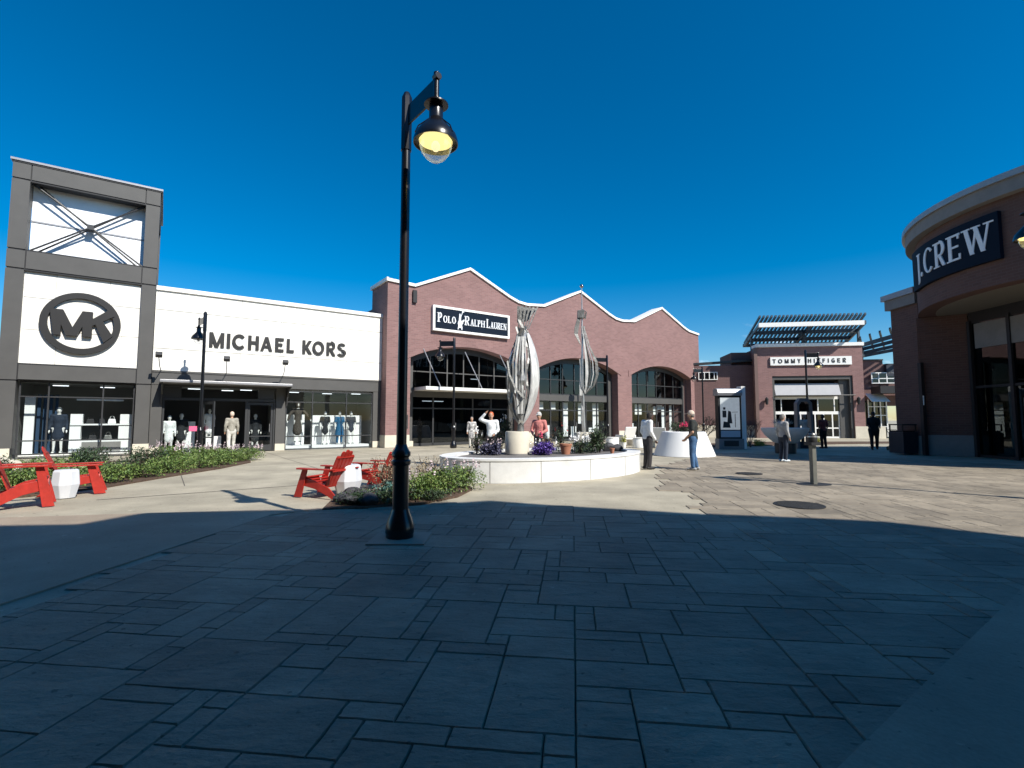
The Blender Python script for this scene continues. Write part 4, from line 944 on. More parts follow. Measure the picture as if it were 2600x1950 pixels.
spots = [(-9.85, 18.5, 0, 'flowering shrub at the tip of the left bed, nearest the shop doors'), (-10.5, 18.0, 0, 'flowering shrub behind the tip of the left bed, in front of the right door leaf'), (-9.75, 17.5, 1, 'green shrub on the kerb edge just behind the tip of the left bed'), (-11.2, 18.5, 0, 'flowering shrub at the back of the left bed, before the open shop doorway'),
 (-11.0, 17.2, 0, 'flowering shrub in the left bed, just right of the street lamp foot'), (-9.6, 16.3, 1, 'green shrub on the kerb edge of the left bed, third from the tip'), (-10.5, 16.2, 1, 'green shrub in front of the flowering one by the lamp in the left bed'), (-12.0, 17.3, 0, 'flowering shrub at the foot of the second street lamp, left side'),
 (-9.55, 15.2, 1, 'green shrub on the kerb edge of the left bed, fourth from the tip'), (-10.4, 14.9, 1, 'bright green shrub in line with the pier right of the tower'), (-11.6, 15.9, 2, 'dark shrub in the left bed below the grey pier right of the tower window'), (-9.6, 14.0, 1, 'green shrub on the kerb of the left bed, level with the tower right edge'),
 (-10.6, 13.6, 2, 'dark shrub in the left bed below the right corner of the tower window'), (-9.6, 12.8, 1, 'green shrub on the kerb of the left bed, right of the rear red chair'), (-11.0, 12.4, 1, 'green shrub in the left bed, behind the rear red chair'), (-12.4, 14.6, 2, 'dark shrub at the back of the left bed below the tower window'),
 (-12.2, 13.2, 1, 'green shrub in the left bed under the middle of the tower window'), (-9.6, 11.7, 1, 'green shrub directly behind the front leg of the rear red chair'), (-13.2, 15.4, 2, 'dark shrub against the base of the tower window, right of the pale boulder'), (-13.8, 14.0, 1, 'green shrub behind the pale boulders'), (-10.9, 11.0, 2, 'dark shrub behind the armrest of the rear red chair'),
 (-12.6, 11.9, 2, 'dark bushy shrub left of the pale boulder'), (-14.6, 13.0, 2, 'dark shrub under the left corner of the tower window'), (-11.8, 10.2, 1, 'green shrub between the two red chairs at the far left'), (-10.0, 10.3, 1, 'green shrub seen below the armrest of the front left red chair'), (-14.0, 11.4, 2, 'dark shrub at the left edge, behind the chairs')]
used = [False] * 3
random.seed(21)
for x, y, k, lb in spots:
    o = copy_tree(protos[k]) if used[k] else protos[k]; used[k] = True
    place(o, (x, y, .02), random.uniform(0, 6.28), lb, (random.uniform(.9, 1.2), random.uniform(.9, 1.2), random.uniform(.75, 1.35)))
def rock(r, seed, m, label, loc, sc_=(1, 1, .7), name='boulder', group=None):
    b = MB(); bmesh.ops.create_icosphere(b.bm, subdivisions=3, radius=r); rng = random.Random(seed)
    ax = [(Vector((rng.gauss(0, 1), rng.gauss(0, 1), rng.gauss(0, 1))).normalized(), rng.uniform(.6, .92)) for _ in range(11)]
    for v in b.bm.verts:
        for d, k in ax:
            dd = v.co.dot(d) / r
            if dd > k: v.co -= d * (dd - k) * r
        v.co = Vector((v.co.x * sc_[0], v.co.y * sc_[1], v.co.z * sc_[2]))
    o = b.build(name, m, None, loc=loc); return tag(o, label, 'rock', group)
RG = 'boulders in the left planting bed'
rock(.42, 1, ROCKL, 'large pale boulder behind the backrest of the rear red chair', (-12.9, 12.6, .25), (1.2, .8, .75), group=RG)
rock(.24, 2, ROCKL, 'small pale boulder right of the rear red chair backrest', (-11.4, 13.0, .15), (1.3, .8, .7), group=RG)
rock(.2, 3, ROCKL, 'small flat pale stone among the dark shrubs at the back of the left bed', (-12.0, 15.2, .12), (1.5, .9, .5), group=RG)
# middle bed
GM = 'shrubs in the middle planting bed'
g1 = make_shrub('green_shrub', .52, .62, LEAF, 2200, .05, (FLOW, 8), 12, group=GM); place(g1, (-1.25, 9.9, .02), .4, 'bright green shrub right of the lamp post, nearest the oval wall')
g2 = copy_tree(g1); place(g2, (-1.75, 9.5, .02), 2.2, 'bright green shrub just right of the lamp post, in front of the tan one', .9)
g3 = make_shrub('tan_shrub', .5, .72, LEAFT, 1500, .035, None, 14, group=GM, tw=22); place(g3, (-1.75, 10.5, .02), 1.0, 'dry tan shrub behind the green one right of the lamp post')
g4 = copy_tree(g3); place(g4, (-2.55, 10.2, .02), 3.0, 'dry tan shrub left of the lamp post beneath the rear middle chair')
g5 = make_shrub('teal_shrub', .42, .34, TEAL, 1100, .05, None, 15, group=GM); place(g5, (-2.45, 9.35, .02), 0, 'low teal green shrub left of the lamp post, half in shade')
g6 = make_shrub('dark_shrub', .5, .3, LEAFD, 1300, .05, None, 16, group=GM); place(g6, (-2.0, 8.95, .02), 0, 'low dark shrub left of the lamp post foot')
g7 = copy_tree(g6); place(g7, (-2.75, 8.85, .02), 2, 'low dark shrub beside the black stones under the middle chair', .8)
g8 = copy_tree(g2); place(g8, (-1.05, 10.8, .02), 5.2, 'pale green shrub with small flowers touching the oval wall', .9)
g9 = copy_tree(g6); place(g9, (-1.45, 9.15, .02), 4.4, 'low dark shrub right of the lamp post foot, on the shade line', .7)
rng = random.Random(5)
RB = 'black stones beside the middle red chair'
for k, (x, y) in enumerate(((-3.05, 9.0), (-2.85, 8.72), (-2.62, 8.95), (-3.0, 9.4), (-2.5, 8.68), (-2.8, 9.25))):
    rock(rng.uniform(.12, .17), 30 + k, ROCKM, ['black stone under the backrest of the middle red chair', 'black stone nearest the shade line by the middle red chair', 'black stone below the white stool of the middle bed', 'black stone touching the white stool of the middle bed', 'black stone furthest right in the small pile by the middle chair', 'black stone in the centre of the pile by the middle chair'][k], (x, y, .1), (1.2, 1, .8), 'stone', RB)
# potted plants on the oval
def pot(loc, r, h, m, label, grp=None):
    e = empty('flower_pot', loc, 0, label, 'pot', grp); b = MB(); b.lathe([(r * .7, 0), (r, h * .85), (r * 1.08, h * .85), (r * 1.08, h), (r * .9, h), (r * .85, h * .8), (0, h * .8)], 20, caps=False); b.build('pot_body', m, e, smooth=True)
    b = MB(); b.lathe([(r * .86, h * .82), (r * .86, h * .84)], 16); b.build('soil', SOIL, e)
pot((1.55, 14.3, .5), .17, .30, TERRA, 'terracotta pot on the oval between the purple flowers and the pale bush')
pot((2.95, 14.6, .5), .07, .16, TERRA, 'tiny terracotta pot right of the bushes on the oval')
p1 = make_shrub('pale_flowering_bush', .38, .46, LEAFD, 900, .055, (DISP, 40), 17, 'x', None); place(p1, (2.0, 14.6, .5), 0, 'low bush with white flowers in front of the second pedestal')
p2 = make_shrub('tall_green_bush', .42, .80, LEAFD, 1300, .07, None, 18, 'x', None); place(p2, (2.65, 15.0, .5), 0, 'tall dark green bush right of the second pedestal')
p3 = make_shrub('potted_shrub', .25, .8, LEAFD, 500, .05, (MATS['red_paint'], 3), 19, 'x', None); place(p3, (1.5, 14.9, .5), 0, 'thin brownish shrub behind the terracotta pot')
p4 = make_shrub('potted_shrub', .32, .62, LEAFD, 600, .05, None, 20, 'x', None); place(p4, (-.35, 15.0, .5), 0, 'dark shrub behind the left side of the front pedestal')
# ================================================================== WHITE CONE PLANTER AND OTHERS
cp = empty('cone_planter', (7.25, 20.9, 0), 0, 'wide white cone shaped planter behind the man in blue jeans', 'planter')
b = MB(); b.lathe([(1.25, 0), (.88, .97), (.80, 1.0), (.78, .9), (0, .88)], 48, caps=False); b.build('bowl', mat('white_plastic', (.82, .82, .80), .45), cp, smooth=True)
b = MB(); b.lathe([(.79, .89), (.3, .95), (0, .96)], 24, caps=False); b.build('soil', SOIL, cp)
q1 = make_shrub('planter_shrub', .55, .50, LEAFD, 1100, .06, None, 22, 'x'); place(q1, (6.95, 20.8, .9), 0, 'dark green plants on the left of the white cone planter')
q2 = make_shrub('planter_grass', .40, .5, LEAFT, 500, .05, None, 23, 'x'); place(q2, (7.75, 20.9, .9), 0, 'rusty dry plants on the right of the white cone planter')
q3 = make_shrub('pink_flower_plant', .2, .38, LEAFD, 200, .05, (PINKF, 16), 24, 'x'); place(q3, (7.1, 20.3, .9), 0, 'pink flowers in the white cone planter left of the capped man')
bw = empty('bowl_planter', (12.25, 22.2, 0), 0, 'grey bowl planter on a dark foot in the shade before the far shop', 'planter')
b = MB(); b.lathe([(.35, .0), (.40, .45), (.50, .50), (.82, .80), (.95, 1.02), (.97, 1.12), (.88, 1.12), (.8, 1.0), (0, .98)], 40, caps=False); b.build('bowl', mat('light_grey_bowl', (.75, .75, .74), .6, var=.1), bw, smooth=True)
b = MB(); b.lathe([(.42, 0), (.44, .44)], 30); b.build('foot', TRIMD, bw)
def bare(name, h, loc, m, label, seed, spread=.5, depth=5, leaves=None, r0=.03):
    e = empty(name, loc, 0, label, 'shrub'); rng = random.Random(seed); b = MB(); tips = []
    def grow(p, d, l, r, k):
        q = p + d * l; b.tube([p, p.lerp(q, .5) + Vector((rng.uniform(-1, 1), rng.uniform(-1, 1), 0)) * l * .06, q], [r, r * .85, r * .7], 4)
        if k == 0: tips.append(q); return
        for _ in range(rng.choice((2, 3, 3))):
            dd = (d + Vector((rng.uniform(-1, 1), rng.uniform(-1, 1), rng.uniform(-.25, .6))) * spread).normalized(); grow(q, dd, l * rng.uniform(.6, .85), r * .65, k - 1)
    for _ in range(4): grow(Vector((rng.uniform(-.1, .1), rng.uniform(-.1, .1), 0)), Vector((rng.uniform(-.4, .4), rng.uniform(-.4, .4), 1)).normalized(), h * .28, r0, depth - 1)
    b.build('branches', m, e)
    if leaves:
        b = MB()
        leafcloud(b, 700, lambda: rng.choice(tips) + Vector((rng.gauss(0, .06), rng.gauss(0, .06), rng.gauss(0, .06))), .05, rng=rng); b.build('foliage', leaves, e, fix=False)
    return e
bare('twiggy_shrub', 1.9, (10.3, 26.6, 0), TWIG, 'dark twiggy shrub left of the map kiosk', 31, .8, 5, LEAFD)
bare('bare_shrub', 1.9, (13.0, 26.9, 0), mat('reddish_bark', (.13, .075, .07), .8), 'bare reddish shrub between the map kiosk and the bowl planter', 32, .75, 5)
bare('bare_planter_plant', .75, (12.25, 22.2, .95), mat('grey_bark', (.42, .38, .35), .8), 'pale bare twigs growing in the grey bowl planter', 33, .9, 5, None, .015)
GY = 'lime green plants in the far bed'
y0 = make_shrub('lime_shrub', .42, .36, YEL, 700, .07, None, 35, 'x', GY)
for k, (x, y) in enumerate(((11.9, 27.3), (12.9, 27.6), (14.0, 28.0), (17.7, 31.2), (19.6, 32.0))):
    place(y0 if k == 0 else copy_tree(y0), (x, y, .02), k * 1.3, ['lime green plant just right of the map kiosk', 'lime green plant below the bare reddish shrub', 'lime green plant left of the bowl planter foot', 'lime plant below the far shop entrance, left one', 'lime green plant below the far shop entrance, right one'][k])
# ================================================================== KIOSKS, POSTS, COVERS
ki = empty('map_kiosk', (11.25, 25.2, 0), R(2), 'tall grey map kiosk with a lit poster panel facing the plaza', 'kiosk')
b = MB(); b.box(-.72, 0, 0, .58, .45, .52); b.build('plinth', mat('kiosk_grey', (.24, .24, .24), .5, var=.08), ki)
b = MB(); b.box(-.70, .03, .52, .50, .40, 3.0); b.build('body', BLKM, ki)
b = MB(); b.box(.50, 0, .52, .72, .45, 3.2); b.box(.58, .001, 0, .72, .449, .52); b.build('side_panel', CAP, ki)
b = MB(); b.prism([(-.76, -.08, 2.72), (-.76, -.12, 2.86), (-.76, -.02, 3.05), (-.76, .2, 3.1), (-.76, .45, 3.05), (-.76, .45, 2.72)], (1.26, 0, 0)); b.build('hood', TRIML, ki)
b = MB(); b.box(-.60, 0.01, .98, .40, .029, 2.62); pm_ = mat('poster_grey', (.42, .45, .46), .35, var=.12, vscale=6); pm_.node_tree.nodes['Principled BSDF'].inputs['Emission Color'].default_value = (.42, .46, .48, 1); pm_.node_tree.nodes['Principled BSDF'].inputs['Emission Strength'].default_value = .4; b.build('poster', pm_, ki)
b = MB()
P = [[(-.50, 1.6), (-.30, 1.6), (-.30, 1.95), (-.5, 1.95)], [(-.46, 2.0), (-.34, 2.0), (-.34, 2.12), (-.46, 2.12)], [(-.26, 1.3), (.0, 1.3), (-.06, 1.9), (-.2, 1.95)], [(-.5, 1.08), (-.1, 1.08), (-.15, 1.35), (-.45, 1.4)], [(.0, 1.86), (.3, 1.87), (.3, 1.89), (0, 1.88)], [(.14, 1.1), (.17, 1.1), (.17, 1.8), (.14, 1.8)]]
polys(b, P, 0, 0, .005, .003, step=.0006); b.build('poster_print', TRIMD, ki)
b = MB(); b.box(-.60, .012, .60, .40, .029, .93); b.build('lower_panel', mat('panel_pale', (.55, .6, .66), .3), ki)
b = MB(); b.box(-.46, -.006, .14, .3, .0, .42); b.build('plinth_plate', TRIMD, ki)
k2 = empty('frame_kiosk', (15.2, 25.6, 0), R(0), 'narrow arched grey kiosk frame with an open centre, behind the short post', 'kiosk')
b = MB()
pr = [(-.42, 0, 0), (-.30, 0, 0), (-.28, 0, 2.25), (-.15, 0, 2.42), (.15, 0, 2.42), (.28, 0, 2.25), (.34, 0, 0), (.46, 0, 0), (.40, 0, 2.35), (.2, 0, 2.6), (-.2, 0, 2.6), (-.38, 0, 2.35)]
b.prism(pr, (0, .3, 0)); b.build('frame', mat('kiosk_mid_grey', (.20, .19, .185), .5), k2)
b = MB(); b.box(-.28, .1, 1.9, .28, .2, 2.3); b.build('header_panel', GLASSD, k2)
b = MB(); b.box(-.29, .1, 0, .33, .2, .35); b.build('lower_panel', TRIMD, k2)
mp_ = empty('meter_post', (7.0, 11.55, 0), R(10), 'short square grey post with a dark round head on a dark base plate', 'post')
b = MB(); b.prism([(-.055, -.055, 0), (.055, -.055, 0), (.055, .055, 0), (-.055, .055, 0)], (0, 0, .92)); b.build('shaft', mat('olive_metal', (.13, .13, .11), .5, var=.2), mp_, bevel=.01)
b = MB(); b.lathe([(.08, .90), (.11, .98), (.11, 1.08), (.10, 1.14), (.05, 1.20), (0, 1.21)], 20, caps=False); b.box(-.12, -.12, .90, .12, .12, .97); b.build('head', BLKM, mp_, smooth=True)
b = MB(); b.lathe([(.105, 1.06), (.112, 1.10), (.08, 1.17)], 20, caps=False); b.build('rim', STEEL, mp_, smooth=True)
b = MB(); b.lathe([(.36, -.004), (.36, .006), (.34, .012)], 32, sx=1.1, sy=.8); b.build('base_plate', IRON, mp_)
def manhole(loc, r, lb):
    e = empty('manhole_cover', loc, .3, lb, 'manhole cover'); b = MB(); b.lathe([(r, 0), (r, .012), (r * .93, .014), (r * .93, .010), (0, .010)], 40, caps=False); b.build('cover', IRON, e)
    b = MB()
    for k in range(-5, 6):
        hw_ = math.sqrt(max(0, (r * .88) ** 2 - (k * r * .16) ** 2)); b.box(-hw_, k * r * .16 - .012, .0105, hw_, k * r * .16 + .012, .016)
    b.build('tread', IRON, e)
manhole((5.03, 8.75, .003), .40, 'round iron cover in the sunlit stone near the shade edge')
manhole((6.55, 13.75, .003), .34, 'dark disc added for the shadow of the lamp head, behind the nearer cover')  # added disc; its dark iron stands in for the lamp-head shadow
tr = empty('litter_bin', (16.95, 21.45, 0), R(5), 'dark square litter bin against the corner of the curved shop', 'bin')
b = MB(); b.prism([(-.32, -.35, .05), (.32, -.35, .05), (.35, -.38, .95), (-.35, -.38, .95)], (0, .75, 0)); b.build('bin_body', mat('bin_navy', (.02, .025, .035), .5), tr, bevel=.02)
b = MB(); b.box(-.28, -.3, .95, .28, .3, 1.02); b.box(-.33, -.35, 1.25, .33, .35, 1.3)
for x, y in ((-.3, -.32), (.3, -.32), (-.3, .32), (.3, .32)): b.box(x - .02, y - .02, 1.0, x + .02, y + .02, 1.26)
b.build('lid', BLKM, tr)
# joint
b = MB()
for x_, y_ in ((1.2, 1.2), (2.6, 1.8), (3.3, .9), (5.6, 1.6), (7.4, 2.0), (8.8, 1.4), (-3.5, 1.8), (-2.0, 2.2)): b.box(x_ - .25, y_, 2.90, x_ + .25, y_ + .06, 2.93)
b.build('ceiling_light', MATS['strip_light'], mk)
# ================================================================== FURNITURE
def make_chair():
    e = empty('adirondack_chair', (0, 0, 0), 0, 'x', 'chair', 'red adirondack chairs')
    for s_ in (-1, 1):
        y = s_ * .30
        b = MB(); b.prism([(.47, y - .011, .54), (.60, y - .011, .54), (.80, y - .011, 0), (.61, y - .011, 0)], (0, .022, 0)); b.build('front_leg', RED, e, bevel=.004)
        b = MB(); b.prism([(.60, y * .9 - .011, .22), (.60, y * .9 - .011, .36), (.3, y * .9 - .011, .32), (-.05, y * .9 - .011, .20), (-.28, y * .9 - .011, 0), (-.12, y * .9 - .011, 0), (.0, y * .9 - .011, .06), (.3, y * .9 - .011, .17)], (0, .022, 0)); b.build('side_rail', RED, e, bevel=.004)
        b = MB(); b.prism([(-.24, s_ * .25, .54), (-.24, s_ * .33, .54), (.0, s_ * .37, .54), (.66, s_ * .40, .54), (.72, s_ * .34, .54), (.70, s_ * .26, .54), (.0, s_ * .27, .54)], (0, 0, .024)); b.build('armrest', RED, e, bevel=.004)
    b = MB()
    for k in range(6):
        x = .10 + k * .093; z = .235 + .135 * (k / 5.) - .03 * math.sin(math.pi * k / 5); b.box(x, -.27, z, x + .082, .27, z + .02)
    b.prism([(.655, -.27, .20), (.655, .27, .20), (.665, .2, .37), (.665, -.2, .37)], (.018, 0, 0)); b.build('seat', RED, e)
    b = MB()
    for k in range(5):
        y = (k - 2) * .105; top_ = .92 - .03 * (k - 2) ** 2
        f0 = Vector((.12, y * .85, .20)); d = Vector((-.36, y * .12 , .70)).normalized(); f1 = f0 + d * (top_ - .15); w2 = .046
        b.prism([f0 + Vector((0, -w2 * .85, 0)), f0 + Vector((0, w2 * .85, 0)), f1 + Vector((0, w2, 0)), f1 + Vector((-.01, w2 * .5, .03)), f1 + Vector((-.01, -w2 * .5, .03)), f1 + Vector((0, -w2, 0))], (-.018, 0, -.009))
    b.build('backrest', RED, e)
    b = MB(); b.box(-.10, -.29, .50, -.06, .29, .54); b.box(-.20, -.22, .76, -.17, .22, .80, Matrix.Identity(4)); b.build('back_rail', RED, e)
    return e
c0 = make_chair()
def set_chair(o, fl, face, s_, lb, z=1.0):
    """fl: ground position of the centre of the front legs"""
    a = math.atan2(face[1], face[0]); k_ = .68 * (.84 if z > 1.2 else 1); place(o, (fl[0] - k_ * s_ * math.cos(a), fl[1] - k_ * s_ * math.sin(a), 0), a, lb, (s_ * (.84 if z > 1.2 else 1), s_, s_ * z))
set_chair(c0, (-8.22, 8.85), (.75, .64), 1.0, 'red wooden chair at the far left, nearer of the left pair', 1.28)
c1 = copy_tree(c0); set_chair(c1, (-8.57, 10.36), (.79, .60), .98, 'red wooden chair behind the white stool, the rear one of the left pair', 1.08)
c2 = copy_tree(c0); set_chair(c2, (-4.02, 9.95), (-.90, .38), 1.0, 'red wooden chair by the black stones, nearer of the middle pair')
c3 = copy_tree(c0); set_chair(c3, (-3.35, 11.2), (-.92, .36), 1.0, 'red wooden chair just left of the tall lamp post, rear of the middle pair')
def stool(loc, rz, lb, s_=1.0):
    e = empty('concrete_stool', loc, rz, lb, 'stool', 'white concrete drum stools'); b = MB(); b.lathe([(.22, 0), (.30, .25), (.27, .50), (.245, .53), (0, .53)], 8, caps=False); b.build('drum', mat('stool_white' + lb[:5], (.62, .64, .67), .6, var=.1), e, bevel=.012); e.scale = s_ if isinstance(s_, tuple) else (s_,) * 3; return e
stool((-8.62, 9.62, 0), .3, 'white faceted stool between the two left red chairs', (.76, .76, 1.0))
stool((-3.30, 10.0, 0), .1, 'white faceted stool between the two middle red chairs', (.95, .95, 1.12))
# white loungers near the third arch
def wchair(loc, rz, lb):
    e = empty('white_lounge_chair', loc, rz, lb, 'chair', 'white chairs before the third arch')
    b = MB(); b.box(-.38, -.35, .36, .38, .35, .48); b.build('seat', CAP, e, bevel=.03)
    b = MB(); b.prism([(-.38, .28, .45), (.38, .28, .45), (.38, .50, 1.08), (-.38, .50, 1.08)], (0, .08, 0)); b.build('backrest', CAP, e, bevel=.03)
    for s_ in (-1, 1):
        b = MB(); b.box(s_ * .42 - .04, -.33, 0, s_ * .42 + .04, .4, .62); b.build('armrest', CAP, e, bevel=.02)
wchair((6.5, 28.4, 0), R(205), 'white lounge chair left of the man in the white shirt'); wchair((7.9, 26.3, 0), R(150), 'white lounge chair between the man in the white shirt and the cone planter')
for p, lb in (((6.85, 26.6, 0), 'low white drum table left of the man in the white shirt'), ((5.5, 27.2, 0), 'low white drum table beside the yellow flower pot')):
    e = empty('drum_table', p, 0, lb, 'table', 'white drum tables'); b = MB(); b.lathe([(.36, 0), (.36, .47), (.34, .5), (0, .5)], 28, caps=False); b.build('drum', CAP, e, smooth=True); b = MB(); b.lathe([(.38, .5), (.38, .53)], 28); b.build('tabletop', CAP, e)
pot((5.95, 26.4, 0), .14, .28, CAP, 'small white pot with yellow flowers by the white lounge chair')
yf = make_shrub('yellow_flower_plant', .2, .45, YEL, 350, .06, None, 41, 'x'); place(yf, (5.95, 26.4, .24), 0, 'yellow flowering plant in the small pot by the white lounge chair')
# bags and things on the oval
def bag(loc, rz, dims, m, lb, wheels=True):
    e = empty('wheeled_bag', loc, rz, lb, 'bag'); a, d, h = dims
    b = MB(); z0 = .14 if wheels else 0
    b.prism([(-a, -d, z0), (a, -d, z0), (a * 1.05, -d, z0 + h * .55), (a * .7, -d * .8, z0 + h), (-a * .7, -d * .8, z0 + h), (-a * 1.05, -d, z0 + h * .55)], (0, 2 * d, 0)); o = b.build('bag_body', m, e, bevel=.05)
    b = MB()
    for s_ in (-1, 1): b.tube([(s_ * a * .85, -d - .02, .06), (s_ * a * .85, -d - .02, z0 + h * .9)], .013, 6)
    b.tube([(-a * 1.1, -d - .02, z0 + .02), (a * 1.1, -d - .02, z0 + .02)], .013, 6); b.tube([(-a * 1.1, 0, z0 + h * 1.1), (-a * 1.1, 0, .1)], .013, 6); b.build('carry_frame', STEEL, e)
    if wheels:
        for sx in (-1, 1):
            for sy in (-1, 1):
                b = MB(); b.tube([(sx * a * .8, sy * d - .02, .07), (sx * a * .8, sy * d + .02, .07)], .07, 12); b.build('wheel', BLKM, e)
    b = MB(); b.box(-.03, -d - .03, z0 + h * .45, .03, -d - .004, z0 + h * .8); b.build('label_tag', DISP, e)
PURL = leafmat('purple_petal', (.03, .015, .08), (.10, .05, .30), (.22, .13, .50)); SLTL = leafmat('slate_petal', (.02, .02, .04), (.06, .06, .12), (.16, .16, .24))
v1 = make_shrub('purple_flower_mound', .40, .42, PURL, 1500, .07, (DISP, 5), 61, 'x'); place(v1, (.90, 14.0, .5), 0, 'mound of purple flowers right of the front pedestal')
v2 = make_shrub('slate_flower_mound', .36, .36, SLTL, 1300, .065, (FLOW, 8), 62, 'x'); place(v2, (-.62, 14.0, .5), 0, 'mound of dull violet flowers left of the front pedestal')
v3 = make_shrub('dark_wiry_plant', .22, .62, LEAFD, 500, .045, (DISP, 4), 63, 'x', None, 22); place(v3, (-1.0, 14.15, .5), 0, 'dark wiry plant at the left end of the oval bed')
v4 = make_shrub('dusky_pink_plant', .28, .62, LEAFT, 420, .06, (PINKF, 3), 64, 'x', None, 14); place(v4, (1.05, 14.7, .5), 0, 'dusky plant behind the purple flowers, under the person in pink')
v5 = make_shrub('small_leafy_plant', .24, .5, LEAFD, 420, .05, (DISP, 5), 65, 'x', None, 10); place(v5, (-.15, 14.55, 1.05), 0, 'small leafy plant growing on top of the front pedestal')
for k, (x, y, z, r_, lb) in enumerate(((3.0, 15.6, .62, .2, 'black rock at the right end of the oval bed, left one'), (3.35, 15.75, .60, .17, 'black rock at the right end of the oval bed, right one'))): rock(r_, 50 + k, ROCKM, lb, (x, y, z), (1.3, 1, .8))
# ================================================================== PEOPLE (one continuous body, clothes as children)
def capsule(bm, p0, p1, r0, r1, sq=(1, 1), n=14):
    p0, p1 = Vector(p0), Vector(p1); t = (p1 - p0); L_ = t.length; t.normalize()
    ref = Vector((1, 0, 0)) if abs(t.x) < .9 else Vector((0, 1, 0)); a = (ref - t * ref.dot(t)).normalized(); c = t.cross(a)
    prof = [(-math.sin(q) * r0, math.cos(q) * r0) for q in (1.4, 1.0, .5)] + [(0, r0), (L_ * .5, (r0 + r1) / 2), (L_, r1)] + [(L_ + math.sin(q) * r1, math.cos(q) * r1) for q in (.5, 1.0, 1.4)]
    rings = [[bm.verts.new(p0 + t * z + (a * math.cos(k * 6.28318 / n) * sq[0] + c * math.sin(k * 6.28318 / n) * sq[1]) * r) for k in range(n)] for z, r in prof]
    for i in range(len(rings) - 1):
        for k in range(n): bm.faces.new((rings[i][k], rings[i][(k + 1) % n], rings[i + 1][(k + 1) % n], rings[i + 1][k]))
    bm.faces.new(rings[0][::-1]); bm.faces.new(rings[-1])
def remeshed(b, name, m, parent, vox):
    o = b.build(name, m, parent); r = o.modifiers.new('remesh', 'REMESH'); r.mode = 'VOXEL'; r.voxel_size = vox; r.use_smooth_shade = True
    s_ = o.modifiers.new('smooth', 'SMOOTH'); s_.factor = .6; s_.iterations = 3; return o
STAND = dict(pel=(0, 0, .96), spi=(0, 0, 1.14), che=(0, 0, 1.32), nek=(0, .0, 1.49), hed=(0, .02, 1.63),
    sL=(-.185, 0, 1.42), eL=(-.235, -.03, 1.13), wL=(-.245, .05, .89), sR=(.185, 0, 1.42), eR=(.235, -.03, 1.13), wR=(.245, .05, .89),
    hL=(-.095, 0, .93), kL=(-.10, .02, .50), aL=(-.11, -.02, .09), hR=(.095, 0, .93), kR=(.10, .02, .50), aR=(.11, -.02, .09))
